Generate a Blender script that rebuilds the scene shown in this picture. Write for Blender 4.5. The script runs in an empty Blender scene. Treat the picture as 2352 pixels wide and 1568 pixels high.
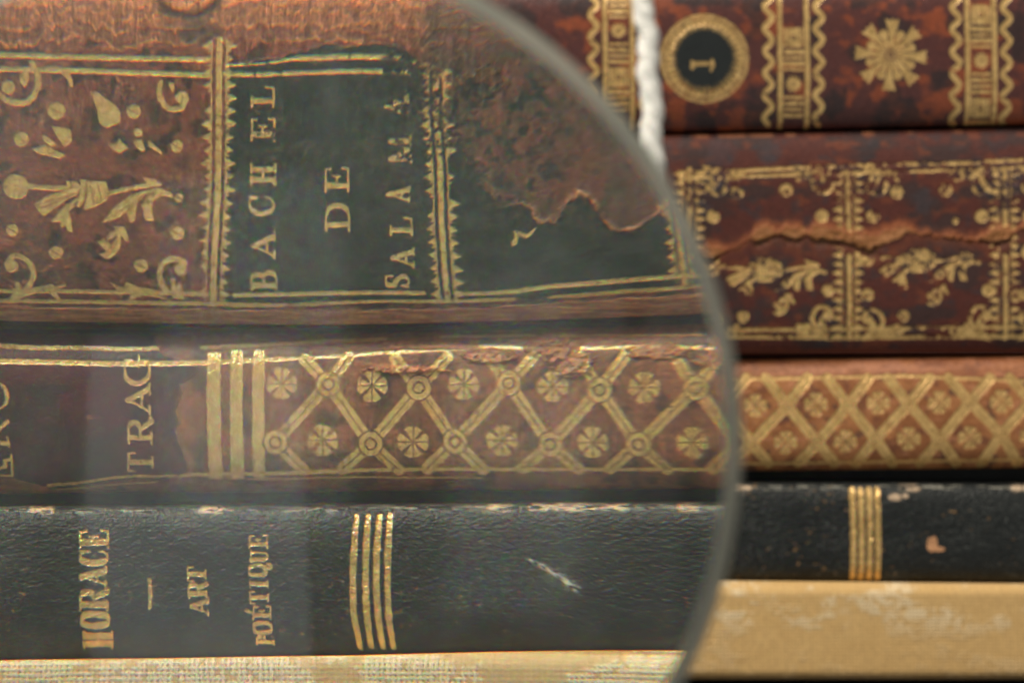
import bpy, math
import numpy as np

# ------------------------------------------------------------------ camera, world, lamps, exposure
S = bpy.context.scene
COL = S.collection
K = 0.15 / 2352.0                       # metres per drawing unit on the plane of the spines
D = 100.0 / 36.0 * 0.15                 # camera distance from that plane
def wx(X): return (X - 1176.0) * K
def wz(Y): return -(Y - 784.0) * K

cam = bpy.data.cameras.new('camera'); camo = bpy.data.objects.new('camera', cam); COL.objects.link(camo)
camo.location = (0, -D, 0); camo.rotation_euler = (math.radians(90), 0, 0)
cam.lens = 100; cam.sensor_width = 36; cam.clip_start = 0.01; cam.clip_end = 20
cam.dof.use_dof = True; cam.dof.focus_distance = D + 0.0510; cam.dof.aperture_fstop = 100.0 / 7.4; cam.dof.aperture_blades = 0
S.camera = camo

world = bpy.data.worlds.new('World'); S.world = world; world.use_nodes = True
bg = world.node_tree.nodes['Background']; bg.inputs[0].default_value = (1.0, 1.0, 0.92, 1); bg.inputs[1].default_value = 0.25

def area(name, loc, target, sx, sy, radiance, color, soft=0.2):
    l = bpy.data.lights.new(name, 'AREA'); l.shape = 'RECTANGLE'; l.size = sx; l.size_y = sy
    l.energy = radiance * math.pi * sx * sy; l.color = color
    o = bpy.data.objects.new(name, l); COL.objects.link(o); o.location = loc
    # a softbox is brightest in the middle and falls off to its edges
    l.use_nodes = True; nt = l.node_tree; em = nt.nodes['Emission']; ge = nt.nodes.new('ShaderNodeNewGeometry'); sx_ = nt.nodes.new('ShaderNodeSeparateXYZ'); nt.links.new(ge.outputs['Parametric'], sx_.inputs[0])
    fac = []
    for ax in ('X', 'Y'):
        a_ = nt.nodes.new('ShaderNodeMath'); a_.operation = 'PINGPONG'; a_.inputs[1].default_value = 0.5; nt.links.new(sx_.outputs[ax], a_.inputs[0])
        b_ = nt.nodes.new('ShaderNodeMapRange'); b_.interpolation_type = 'SMOOTHSTEP'; b_.inputs['From Min'].default_value = 0; b_.inputs['From Max'].default_value = soft; nt.links.new(a_.outputs[0], b_.inputs['Value']); fac.append(b_)
    mm = nt.nodes.new('ShaderNodeMath'); mm.operation = 'MULTIPLY'; nt.links.new(fac[0].outputs[0], mm.inputs[0]); nt.links.new(fac[1].outputs[0], mm.inputs[1]); nt.links.new(mm.outputs[0], em.inputs['Strength'])
    d = np.array(target, float) - np.array(loc, float); L = np.linalg.norm(d)
    import mathutils
    o.rotation_euler = mathutils.Vector(d).to_track_quat('-Z', 'Y').to_euler()
    return o
area('key_softbox', (-0.42, -0.50, 1.00), (0.0, 0.0, 0.0), 0.85, 0.6, 19.5, (1.0, 0.93, 0.81))
area('right_softbox', (0.95, -0.55, 0.42), (0.0, 0.0, 0.0), 0.45, 0.5, 1.6, (1.0, 0.92, 0.78))
area('glare_softbox', (-0.80, -1.0, -0.05), (0.0, 0.0, 0.0), 0.50, 0.85, 0.58, (0.95, 1.0, 1.0), 0.09)  # added panel, put there for its reflection in the lens
area('front_softbox', (-0.17, -1.05, -0.22), (0.0, 0.0, 0.0), 0.36, 0.75, 0.70, (0.95, 1.0, 1.0), 0.06)  # second added panel, shaped to give the lens veil a visible edge

S.view_settings.view_transform = 'Standard'; S.view_settings.look = 'None'
S.view_settings.exposure = 0.0; S.view_settings.gamma = 1.0; S.view_settings.use_curve_mapping = False
S.render.engine = 'CYCLES'
cy = S.cycles
cy.use_denoising = True; cy.denoiser = 'OPENIMAGEDENOISE'; cy.denoising_input_passes = 'RGB_ALBEDO_NORMAL'; cy.denoising_prefilter = 'ACCURATE'
cy.caustics_refractive = True; cy.caustics_reflective = False; cy.blur_glossy = 0.3
cy.max_bounces = 12; cy.transmission_bounces = 12; cy.diffuse_bounces = 3; cy.glossy_bounces = 4
cy.sample_clamp_indirect = 6.0; cy.use_adaptive_sampling = False

# ------------------------------------------------------------------ helpers
def tag(o, label=None, cat=None, group=None, kind=None):
    if label: o['label'] = label
    if cat: o['category'] = cat
    if group: o['group'] = group
    if kind: o['kind'] = kind
    return o
def empty(name, loc):
    o = bpy.data.objects.new(name, None); o.location = loc; o.empty_display_size = 0.01; COL.objects.link(o); return o
def mesh_obj(name, V, F, mat, parent=None, smooth=True, cols=None, gold=None, normals=None):
    """V (n,3) world coordinates, F (m,4) or (m,3) indices"""
    me = bpy.data.meshes.new(name)
    V = np.ascontiguousarray(V, np.float32); F = np.ascontiguousarray(F, np.int32)
    base = origin_of(parent)
    V = V - np.array(base, np.float32)
    k = F.shape[1]
    me.vertices.add(len(V)); me.vertices.foreach_set('co', V.ravel())
    me.loops.add(F.size); me.loops.foreach_set('vertex_index', F.ravel())
    me.polygons.add(len(F)); me.polygons.foreach_set('loop_start', np.arange(0, F.size, k, dtype=np.int32))
    me.update(calc_edges=True)
    me.polygons.foreach_set('use_smooth', np.full(len(F), smooth, bool))
    if cols is not None:
        a = me.attributes.new('leather_colour', 'FLOAT_COLOR', 'POINT')
        c = np.ones((len(V), 4), np.float32); c[:, :3] = cols; a.data.foreach_set('color', c.ravel())
    if gold is not None:
        a = me.attributes.new('gilding', 'FLOAT', 'POINT'); a.data.foreach_set('value', np.ascontiguousarray(gold, np.float32))
    if normals is not None:
        a = me.attributes.new('custom_normal', 'FLOAT_VECTOR', 'POINT')
        a.data.foreach_set('vector', np.ascontiguousarray(normals, np.float32).ravel())
    me.materials.append(mat)
    o = bpy.data.objects.new(name, me); COL.objects.link(o)
    if parent is not None: o.parent = parent
    return o
def origin_of(o):
    b = np.zeros(3)
    while o is not None:
        b = b + np.array(o.location); o = o.parent
    return b
def box(name, x0, x1, y0, y1, z0, z1, mat, parent=None, bev=0.00015):
    """bevelled box"""
    import bmesh
    bm = bmesh.new(); bmesh.ops.create_cube(bm, size=1.0)
    base = origin_of(parent)
    for v in bm.verts:
        v.co = ((x0 + x1) / 2 + v.co.x * (x1 - x0) - base[0], (y0 + y1) / 2 + v.co.y * (y1 - y0) - base[1], (z0 + z1) / 2 + v.co.z * (z1 - z0) - base[2])
    if bev: bmesh.ops.bevel(bm, geom=bm.edges[:], offset=bev, segments=2, affect='EDGES')
    me = bpy.data.meshes.new(name); bm.to_mesh(me); bm.free(); me.materials.append(mat)
    o = bpy.data.objects.new(name, me); COL.objects.link(o); o.parent = parent
    return o

_T = np.random.RandomState(7).rand(64, 256, 256).astype(np.float32)
def vn(x, y, s=0):
    t = _T[s % 64]
    xi = np.floor(x).astype(np.int32); yi = np.floor(y).astype(np.int32)
    fx = (x - xi); fy = (y - yi); fx = fx * fx * (3 - 2 * fx); fy = fy * fy * (3 - 2 * fy)
    x0 = xi & 255; x1 = (xi + 1) & 255; y0 = yi & 255; y1 = (yi + 1) & 255
    a = t[y0, x0]; b = t[y0, x1]; c = t[y1, x0]; d = t[y1, x1]
    return (a + (b - a) * fx) * (1 - fy) + (c + (d - c) * fx) * fy
def fbm(x, y, s=0, o=4, g=0.5):
    v = 0; a = 1.0; t = 0
    for i in range(o):
        v = v + a * vn(x * 2 ** i + 17.3 * i, y * 2 ** i + 9.1 * i, s + i); t += a; a *= g
    return v / t
def ss(a, b, x):
    t = np.clip((x - a) / (b - a), 0, 1); return t * t * (3 - 2 * t)
def ridge(x, y, s=0, o=3, w=0.04):
    """thin wandering lines, 1 on the line"""
    f = fbm(x, y, s, o); return np.clip(1 - np.abs(f - 0.5) / w, 0, 1)
def mixc(c, col, m):
    m = np.asarray(m, np.float32)[..., None]; return c * (1 - m) + np.array(col, np.float32) * m

# ------------------------------------------------------------------ the lens, also used to measure what lies under it
LCX, LCY, LR = 528.0, 1020.0, 1176.0       # outline of the lens on the drawing
LS = 0.080; RF = 0.211; RB = 0.211; EDGE = 0.0032; IOR = 1.52
LRAD = LR * K * (D - LS) / D
LC = np.array([wx(LCX) * (D - LS) / D, -LS, wz(LCY) * (D - LS) / D])
def trace(X, Y, yp=0.001):
    """light path through the glass: where on the spines a point seen in the lens lies"""
    o = np.array([0, -D, 0.0]); d = np.stack([(X - 1176) * K, np.full_like(X, D), -(Y - 784) * K], -1)
    d /= np.linalg.norm(d, axis=-1, keepdims=True)
    sf = RF - math.sqrt(RF ** 2 - LRAD ** 2); sb = RB - math.sqrt(RB ** 2 - LRAD ** 2)
    Cf = LC + np.array([0, -EDGE / 2 - sf + RF, 0]); Cb = LC + np.array([0, EDGE / 2 + sb - RB, 0])
    def hit(o, d, C, R, sgn):
        oc = o - C; B = (oc * d).sum(-1); q = B * B - (oc * oc).sum(-1) + R * R
        t = -B + sgn * np.sqrt(np.maximum(q, 0)); p = o + t[..., None] * d; return p, (p - C) / R
    def refr(d, n, e):
        c = -(d * n).sum(-1); k = np.maximum(1 - e * e * (1 - c * c), 0)
        return e * d + (e * c - np.sqrt(k))[..., None] * n
    p, n = hit(o, d, Cf, RF, -1); d = refr(d, n, 1 / IOR)
    p, n = hit(p, d, Cb, RB, 1); d = refr(d, -n, IOR)
    q = p + ((yp - p[..., 1]) / d[..., 1])[..., None] * d
    return q[..., 0] / K + 1176, -q[..., 2] / K + 784
_a = np.random.RandomState(1).rand(4000) * 2 * np.pi; _r = np.sqrt(np.random.RandomState(2).rand(4000)) * LR * 0.975
_P = np.stack([LCX + _r * np.cos(_a), LCY + _r * np.sin(_a)], -1)
_q = np.stack(trace(_P[:, 0], _P[:, 1]), -1)
def _basis(qx, qy):
    x = (qx - LCX) / 750.0; y = (qy - LCY) / 750.0; r = x * x + y * y
    z = np.zeros_like(x); o = np.ones_like(x)
    r = np.minimum(r, 1.15)
    return [x, x * r, x * r ** 2, x * r ** 3, x * r ** 4, o, y, y * r, y * r ** 2, y * r ** 3, x * y, r, r * r]
_M = np.stack(_basis(_q[:, 0], _q[:, 1]), -1)
_My = np.stack(_basis(_q[:, 1] - LCY + LCX, _q[:, 0] - LCX + LCY), -1)
_cx = np.linalg.lstsq(_M, _P[:, 0], rcond=None)[0]; _cyy = np.linalg.lstsq(_My, _P[:, 1], rcond=None)[0]
def seen(X, Y):
    """plane of the spines -> where it is seen in the lens"""
    bx = _basis(X, Y); by = _basis(Y - LCY + LCX, X - LCX + LCY)
    return sum(c * b for c, b in zip(_cx, bx)), sum(c * b for c, b in zip(_cyy, by))
print('lens fit', np.abs(seen(_q[:, 0], _q[:, 1])[0] - _P[:, 0]).max(), np.abs(seen(_q[:, 0], _q[:, 1])[1] - _P[:, 1]).max())

# ------------------------------------------------------------------ materials
def new_mat(name):
    m = bpy.data.materials.new(name); m.use_nodes = True; nt = m.node_tree
    return m, nt, nt.nodes['Principled BSDF']
def leather(name, rough=0.42, spec=0.45, grain=1500.0, grain_amt=0.25, metal=0.6, groughness=0.30):
    m, nt, p = new_mat(name); N = nt.nodes; L = nt.links
    a = N.new('ShaderNodeAttribute'); a.attribute_name = 'leather_colour'
    g = N.new('ShaderNodeAttribute'); g.attribute_name = 'gilding'
    tc = N.new('ShaderNodeTexCoord')
    n1 = N.new('ShaderNodeTexNoise'); n1.inputs['Scale'].default_value = grain; n1.inputs['Detail'].default_value = 4
    L.new(tc.outputs['Object'], n1.inputs['Vector'])
    vo = N.new('ShaderNodeTexVoronoi'); vo.inputs['Scale'].default_value = grain * 1.1; L.new(tc.outputs['Object'], vo.inputs['Vector'])
    mr = N.new('ShaderNodeMapRange'); mr.inputs['To Min'].default_value = 0.72; mr.inputs['To Max'].default_value = 1.28
    L.new(n1.outputs['Fac'], mr.inputs['Value'])
    mul = N.new('ShaderNodeMix'); mul.data_type = 'RGBA'; mul.blend_type = 'MULTIPLY'; mul.inputs['Factor'].default_value = 1.0
    L.new(a.outputs['Color'], mul.inputs['A']); L.new(mr.outputs['Result'], mul.inputs['B'])
    gc = N.new('ShaderNodeMix'); gc.data_type = 'RGBA'
    n2 = N.new('ShaderNodeTexNoise'); n2.inputs['Scale'].default_value = 900; n2.inputs['Detail'].default_value = 6; n2.inputs['Roughness'].default_value = 0.7
    L.new(tc.outputs['Object'], n2.inputs['Vector'])
    cr = N.new('ShaderNodeValToRGB'); cr.color_ramp.elements[0].position = 0.28; cr.color_ramp.elements[0].color = (0.47, 0.28, 0.095, 1)
    cr.color_ramp.elements[1].position = 0.66; cr.color_ramp.elements[1].color = (0.90, 0.59, 0.23, 1); L.new(n2.outputs['Fac'], cr.inputs['Fac'])
    L.new(g.outputs['Fac'], gc.inputs['Factor']); L.new(mul.outputs['Result'], gc.inputs['A']); L.new(cr.outputs['Color'], gc.inputs['B'])
    L.new(gc.outputs['Result'], p.inputs['Base Color'])
    mt = N.new('ShaderNodeMath'); mt.operation = 'MULTIPLY'; mt.inputs[1].default_value = metal; L.new(g.outputs['Fac'], mt.inputs[0]); L.new(mt.outputs[0], p.inputs['Metallic'])
    rr = N.new('ShaderNodeMapRange'); rr.inputs['To Min'].default_value = rough; rr.inputs['To Max'].default_value = groughness; L.new(g.outputs['Fac'], rr.inputs['Value'])
    ra = N.new('ShaderNodeMath'); ra.operation = 'MULTIPLY_ADD'; ra.inputs[1].default_value = 0.25; L.new(n2.outputs['Fac'], ra.inputs[0]); L.new(rr.outputs['Result'], ra.inputs[2])
    sb = N.new('ShaderNodeMath'); sb.operation = 'SUBTRACT'; sb.inputs[1].default_value = 0.12; L.new(ra.outputs[0], sb.inputs[0]); L.new(sb.outputs[0], p.inputs['Roughness'])
    p.inputs['Specular IOR Level'].default_value = spec
    b = N.new('ShaderNodeBump'); b.inputs['Strength'].default_value = grain_amt; b.inputs['Distance'].default_value = 0.00012
    ad = N.new('ShaderNodeMath'); ad.operation = 'MULTIPLY_ADD'; ad.inputs[1].default_value = 0.6; L.new(vo.outputs['Distance'], ad.inputs[0]); L.new(n1.outputs['Fac'], ad.inputs[2])
    L.new(ad.outputs[0], b.inputs['Height']); L.new(b.outputs['Normal'], p.inputs['Normal'])
    return m
def plain(name, col, rough=0.6, scale=300.0, amt=0.3, var=0.3, spec=0.3):
    m, nt, p = new_mat(name); N = nt.nodes; L = nt.links
    tc = N.new('ShaderNodeTexCoord'); n = N.new('ShaderNodeTexNoise'); n.inputs['Scale'].default_value = scale; n.inputs['Detail'].default_value = 6
    L.new(tc.outputs['Object'], n.inputs['Vector'])
    cr = N.new('ShaderNodeValToRGB'); e = cr.color_ramp.elements
    e[0].position = 0.3; e[0].color = tuple(c * (1 - var) for c in col) + (1,); e[1].position = 0.7; e[1].color = tuple(min(c * (1 + var), 1) for c in col) + (1,)
    L.new(n.outputs['Fac'], cr.inputs['Fac']); L.new(cr.outputs['Color'], p.inputs['Base Color'])
    p.inputs['Roughness'].default_value = rough; p.inputs['Specular IOR Level'].default_value = spec
    b = N.new('ShaderNodeBump'); b.inputs['Strength'].default_value = amt; b.inputs['Distance'].default_value = 0.0002
    L.new(n.outputs['Fac'], b.inputs['Height']); L.new(b.outputs['Normal'], p.inputs['Normal'])
    return m
M_SPECK = leather('tree_calf_leather', 0.38, 0.5, 1400, 0.25)
M_CALF = leather('worn_calf_leather', 0.60, 0.26, 1700, 0.40)
M_TAN = leather('tan_calf_leather', 0.46, 0.4, 1700, 0.28)
M_BLACK = leather('black_grained_leather', 0.44, 0.27, 1300, 0.45)
M_BOARD = plain('cover_leather', (0.09, 0.035, 0.022), 0.5)
M_BOARDB = plain('black_cover_leather', (0.015, 0.016, 0.016), 0.5)
M_PAGE = plain('aged_paper', (0.55, 0.43, 0.27), 0.85, 900, 0.6, 0.2, 0.1)
M_TABLE = plain('dark_wood', (0.022, 0.014, 0.010), 0.5, 60)

# ------------------------------------------------------------------ tooled spines
XSPLIT = 1300.0
STEP = 1.25
def arr(v): return np.array(v, np.float32)
class Spine:
    def __init__(s, x0, x1, top, bot, yoff, sag, p=2.4, step=STEP, back=0.006):
        s.x = np.arange(x0, x1, step, dtype=np.float32)
        h = max(bot(s.x).max() - top(s.x).min(), 10)
        n = int(h / step)
        v = np.linspace(0, 1, n, dtype=np.float32)
        s.v = v
        X, V = np.meshgrid(s.x, v)
        s.X = X; s.V = V; s.Y = (top(X) * (1 - V) + bot(X) * V).astype(np.float32)
        t = np.abs(2 * V - 1) * 0.985
        s.prof = sag * (1 - (1 - t ** p) ** (1 / p))
        s.yoff = yoff(X) if callable(yoff) else yoff
        s.back = back
        s.H = np.zeros_like(X)              # relief, drawing units, + = towards the viewer
        s.col = np.zeros(X.shape + (3,), np.float32)
        s.gold = np.zeros_like(X); s.pid = np.zeros(X.shape, np.int16); s.lab = np.zeros_like(X)
        s.names = ['spine']; s.parents = [None]; s.labels = [None]
        XL, YL = seen(X, s.Y)
        s.cx = np.where(X < XSPLIT, XL, X).astype(np.float32); s.cyy = np.where(X < XSPLIT, YL, s.Y).astype(np.float32)
        s.left = X < XSPLIT
        # hand and die irregularity
        a = np.where(s.left, 1.0, 0.75)
        s.wx = s.cx + a * (3.0 * (fbm(s.cx / 14, s.cyy / 14, 3, 3) - .5) + 2.4 * (vn(s.cx / 3.2, s.cyy / 3.2, 9) - .5))
        s.wy = s.cyy + a * (3.0 * (fbm(s.cx / 14, s.cyy / 14, 13, 3) - .5) + 2.4 * (vn(s.cx / 3.2, s.cyy / 3.2, 19) - .5))
        s.cur = 0; s.gain = 1.0; s.groove = 1.0
    def part(s, name, parent='spine', label=None):
        s.names.append(name); s.parents.append(parent); s.labels.append(label); s.cur = len(s.names) - 1; return s.cur
    def _put(s, zone, bb, fn, cut=False):
        z = s.left if zone == 'L' else ~s.left
        m = z & (s.cx > bb[0] - 8) & (s.cx < bb[2] + 8) & (s.cyy > bb[1] - 8) & (s.cyy < bb[3] + 8)
        i = np.flatnonzero(m)
        if not len(i): return
        d = fn(s.wx.ravel()[i], s.wy.ravel()[i])
        c = np.clip(0.5 - d / 2.0, 0, 1).astype(np.float32)
        g = s.gold.ravel()
        if cut: g[i] = np.minimum(g[i], 1 - c)
        else:
            g[i] = np.maximum(g[i], c * s.gain)
            p = s.pid.ravel(); w = (c > 0.42) & ((p[i] == 0) | (s.lab.ravel()[i] > 0.5))
            p[i[w]] = s.cur
            s.pid = p.reshape(s.X.shape)
        s.gold = g.reshape(s.X.shape)
    def poly(s, zone, pts, cut=False, r=0.0):
        P = arr(pts)
        def fn(x, y):
            d = np.full(x.shape, 1e9, np.float32); ins = np.zeros(x.shape, bool)
            for a, b in zip(P, np.roll(P, -1, 0)):
                ex, ey = b - a; px = x - a[0]; py = y - a[1]
                t = np.clip((px * ex + py * ey) / (ex * ex + ey * ey + 1e-9), 0, 1)
                d = np.minimum(d, (px - t * ex) ** 2 + (py - t * ey) ** 2)
                cr = ((a[1] > y) != (b[1] > y)) & (x < (b[0] - a[0]) * (y - a[1]) / (b[1] - a[1] + 1e-9) + a[0]); ins ^= cr
            d = np.sqrt(d); return np.where(ins, -d, d) - r
        s._put(zone, (P[:, 0].min() - r, P[:, 1].min() - r, P[:, 0].max() + r, P[:, 1].max() + r), fn, cut)
    def line(s, zone, pts, w, cut=False):
        """w: width, or one width per point"""
        if s.names[s.cur] == 'gilt_fillet' and not cut: s.part('gilt_fillet', s.parents[s.cur])
        P = arr(pts); W = np.broadcast_to(np.asarray(w, np.float32), (len(P),)) / 2
        def fn(x, y):
            d = np.full(x.shape, 1e9, np.float32)
            for i in range(len(P) - 1):
                a, b = P[i], P[i + 1]; ex, ey = b - a; px = x - a[0]; py = y - a[1]
                t = np.clip((px * ex + py * ey) / (ex * ex + ey * ey + 1e-9), 0, 1)
                d = np.minimum(d, np.sqrt((px - t * ex) ** 2 + (py - t * ey) ** 2) - (W[i] * (1 - t) + W[i + 1] * t))
            return d
        m = W.max(); s._put(zone, (P[:, 0].min() - m, P[:, 1].min() - m, P[:, 0].max() + m, P[:, 1].max() + m), fn, cut)
    def curve(s, zone, pts, w, n=6, cut=False):
        P = arr(pts); W = np.broadcast_to(np.asarray(w, np.float32), (len(P),))
        Q = np.vstack([2 * P[0] - P[1], P, 2 * P[-1] - P[-2]]); out = []; ww = []
        for i in range(1, len(Q) - 2):
            for k in range(n):
                t = k / n; a, b, c, d = Q[i - 1:i + 3]
                out.append(0.5 * (2 * b + (c - a) * t + (2 * a - 5 * b + 4 * c - d) * t * t + (3 * b - a - 3 * c + d) * t ** 3)); ww.append(W[i - 1] * (1 - t) + W[i] * t)
        out.append(P[-1]); ww.append(W[-1]); s.line(zone, out, ww, cut)
    def disc(s, zone, x, y, r, r0=None, cut=False, sy=1.0):
        def fn(X, Y):
            d = np.hypot(X - x, (Y - y) / sy) - r
            return np.maximum(d, r0 - np.hypot(X - x, (Y - y) / sy)) if r0 else d
        s._put(zone, (x - r, y - r * sy, x + r, y + r * sy), fn, cut)
    def teeth(s, zone, pts, side, base, tip, pitch, w):
        """row of small pointed teeth along a fillet; side -1 left, +1 right"""
        P = arr(pts); seg = np.hypot(*(P[1:] - P[:-1]).T); tot = seg.sum(); d = pitch * .4
        rs = np.random.RandomState(int(P[0, 0]) + 5 * side + 77)
        while d < tot:
            i = int(np.searchsorted(np.cumsum(seg), d)); t = (d - (np.cumsum(seg)[i] - seg[i])) / seg[i]; c = P[i] * (1 - t) + P[i + 1] * t
            if rs.rand() > 0.06:
                k = 0.8 + 0.35 * rs.rand()
                s.poly(zone, [(c[0] + side * base, c[1] - w * k), (c[0] + side * tip * k, c[1] + 1.5), (c[0] + side * base, c[1] + w * k)])
                s.line(zone, [(c[0] + side * base, c[1] + w + 2), (c[0] + side * (base + 5), c[1] + w + 4)], 3.2)
            d += pitch * (0.94 + 0.12 * rs.rand())
    # ---- finishing: relief and wear of the tooling, mesh, split into parts
    def finish(s, root, mat, wear=0.5, wearmap=0.0, depth=1.1, extra_h=0, lab_mat=None):
        s.gold0 = s.gold.copy()
        n = fbm(s.cx / 9, s.cyy / 9, 23, 5, 0.65); cr = ridge(s.cx / 26, s.cyy / 60, 31, 3, 0.012) * (vn(s.cx / 80, s.cyy / 80, 33) > .45)
        spk = vn(s.cx / 2.4, s.cyy / 2.4, 27)
        thr = wear * 0.36 + wearmap
        keep = ss(thr - 0.05, thr + 0.07, n) * (1 - 0.85 * cr) * (1 - 0.55 * (spk > 0.93))
        fine = fbm(s.cx / 3.0, s.cyy / 3.0, 45, 2); mid = fbm(s.cx / 9, s.cyy / 7, 47, 3)
        s.col = s.col * np.where(s.left, .42 + .72 * ss(.25, .75, fine) + .44 * mid, .72 + .56 * fine)[..., None]
        s.H = s.H + s.gold0 * 1.0 * (fbm(s.cx / 5, s.cyy / 5, 49, 3) - .5) + np.where(s.left, .5, .2) * (fine - .5)
        dm = np.where(s.left, .6, 1.0)
        H = s.H - dm * depth * s.gold0 + extra_h
        s.gold = s.gold * keep
        s.col = np.clip(s.col, 0.0, 1)
        y = s.yoff + s.prof - H * K
        x = wx(s.X); z = wz(s.Y)
        Pt = np.stack([np.broadcast_to(x, y.shape), y, z], -1)
        # joints: both long edges run back to the boards
        b0 = Pt[:1].copy(); b0[..., 1] += s.back; b1 = Pt[-1:].copy(); b1[..., 1] += s.back
        m0 = Pt[:1].copy(); m0[..., 1] += s.back * .4; m1 = Pt[-1:].copy(); m1[..., 1] += s.back * .4
        Pt = np.concatenate([b0, m0, Pt, m1, b1], 0)
        pad = lambda a: np.concatenate([a[:1], a[:1], a, a[-1:], a[-1:]], 0)
        col = pad(s.col); gold = pad(s.gold); gold[:2] = 0; gold[-2:] = 0
        pid = np.concatenate([np.zeros_like(s.pid[:2]), s.pid, np.zeros_like(s.pid[:2])], 0)
        R, C = Pt.shape[:2]
        du = np.gradient(Pt, axis=1); dv = np.gradient(Pt, axis=0)
        nm = np.cross(dv, du); nm /= np.linalg.norm(nm, axis=-1, keepdims=True) + 1e-12
        idx = np.arange(R * C, dtype=np.int32).reshape(R, C)
        F = np.stack([idx[:-1, :-1], idx[1:, :-1], idx[1:, 1:], idx[:-1, 1:]], -1).reshape(-1, 4)
        fp = pid[:-1, :-1].ravel()
        # the column where the two drawing halves meet stays plain
        Pf = Pt.reshape(-1, 3); cf = col.reshape(-1, 3); gf = gold.ravel(); nf = nm.reshape(-1, 3)
        objs = {}
        order = sorted(range(len(s.names)), key=lambda k: (0 if k == 0 else 1 if s.parents[k] is None else 2, k))
        for k in order:
            f = F[fp == k]
            if len(f) < 4 and k != 0: continue
            u, inv = np.unique(f.ravel(), return_inverse=True)
            par = root if s.parents[k] is None else objs.get(s.parents[k], objs['spine'])
            o = mesh_obj(s.names[k], Pf[u], inv.reshape(-1, 4), mat, par, True, cf[u], gf[u], nf[u])
            if s.labels[k]: o['label'] = s.labels[k]
            if s.names[k] not in objs: objs[s.names[k]] = o
        return objs

# ---- letters: strokes in a unit box, read along +x, T thick, t thin
GL = {
 'A': [('.06,0 .5,1', 't'), ('.46,1 .88,0', 'T'), ('.25,.34 .72,.34', 't'), ('-.04,0 .24,0', 't'), ('.68,0 1.04,0', 't')],
 'B': [('.2,0 .2,1', 'T'), ('.2,1 .55,1 .78,.88 .78,.64 .55,.53 .2,.53', 'ttTTtt'), ('.2,.53 .62,.53 .88,.4 .88,.14 .62,0 .2,0', 'ttTTtt'), ('0,0 .3,0', 't'), ('0,1 .3,1', 't')],
 'C': [('.9,.7 .82,.92 .55,1 .28,.88 .14,.5 .28,.12 .55,0 .82,.08 .93,.28', 'tttTTTttt'), ('.92,.68 .92,1', 't')],
 'D': [('.2,0 .2,1', 'T'), ('.2,1 .55,1 .84,.8 .9,.5 .84,.2 .55,0 .2,0', 'ttTTTtt'), ('0,0 .3,0', 't'), ('0,1 .3,1', 't')],
 'E': [('.22,0 .22,1', 'T'), ('0,1 .9,1 .92,.78', 't'), ('.22,.52 .62,.52', 't'), ('.62,.38 .62,.66', 't'), ('0,0 .92,0 .96,.24', 't')],
 'G': [('.86,.7 .8,.92 .52,1 .26,.88 .12,.5 .26,.12 .52,0 .8,.08 .84,.3', 'tttTTTttt'), ('.84,.02 .84,.42', 'T'), ('.66,.44 1.04,.44', 't'), ('.88,.68 .88,1', 't')],
 'H': [('.2,0 .2,1', 'T'), ('.8,0 .8,1', 'T'), ('.2,.5 .8,.5', 't'), ('0,0 .4,0', 't'), ('0,1 .4,1', 't'), ('.6,0 1,0', 't'), ('.6,1 1,1', 't')],
 'I': [('.5,0 .5,1', 'T'), ('.12,0 .88,0', 't'), ('.12,1 .88,1', 't')],
 'L': [('.24,0 .24,1', 'T'), ('0,1 .5,1', 't'), ('0,0 .9,0 .96,.36', 'ttt')],
 'M': [('.12,0 .12,1', 't'), ('.12,1 .5,.1', 'T'), ('.5,.1 .86,1', 't'), ('.86,0 .86,1', 'T'), ('0,0 .26,0', 't'), ('.7,0 1,0', 't')],
 'O': [('.5,1 .22,.9 .12,.5 .22,.1 .5,0 .78,.1 .88,.5 .78,.9 .5,1', 'tTTTtTTTt')],
 'P': [('.22,0 .22,1', 'T'), ('.22,1 .6,1 .85,.88 .85,.62 .6,.5 .22,.5', 'ttTTtt'), ('0,0 .44,0', 't'), ('0,1 .3,1', 't')],
 'Q': [('.5,1 .22,.9 .12,.5 .22,.1 .5,0 .78,.1 .88,.5 .78,.9 .5,1', 'tTTTtTTTt'), ('.4,.16 .6,.1 .72,-.18 .95,-.2 1.0,-.02', 'tTTtt')],
 'R': [('.2,0 .2,1', 'T'), ('.2,1 .55,1 .78,.88 .78,.62 .55,.5 .2,.5', 'ttTTtt'), ('.5,.5 .68,.28 .84,.02 1.0,.04', 'tTTt'), ('0,0 .4,0', 't'), ('0,1 .3,1', 't')],
 'S': [('.86,.72 .8,.92 .5,1 .2,.88 .2,.66 .5,.52 .8,.34 .82,.14 .5,0 .2,.06 .12,.28', 'tttTTTTTttt'), ('.88,.7 .88,.98', 't'), ('.1,.02 .1,.3', 't')],
 'T': [('.5,0 .5,1', 'T'), ('.04,.74 .06,1 .94,1 .96,.74', 't'), ('.26,0 .74,0', 't')],
 'U': [('.24,1 .24,.25 .45,0 .7,.08 .78,.3 .78,1', 'TTtttt'), ('.04,1 .44,1', 't'), ('.6,1 .96,1', 't')],
}
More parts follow.
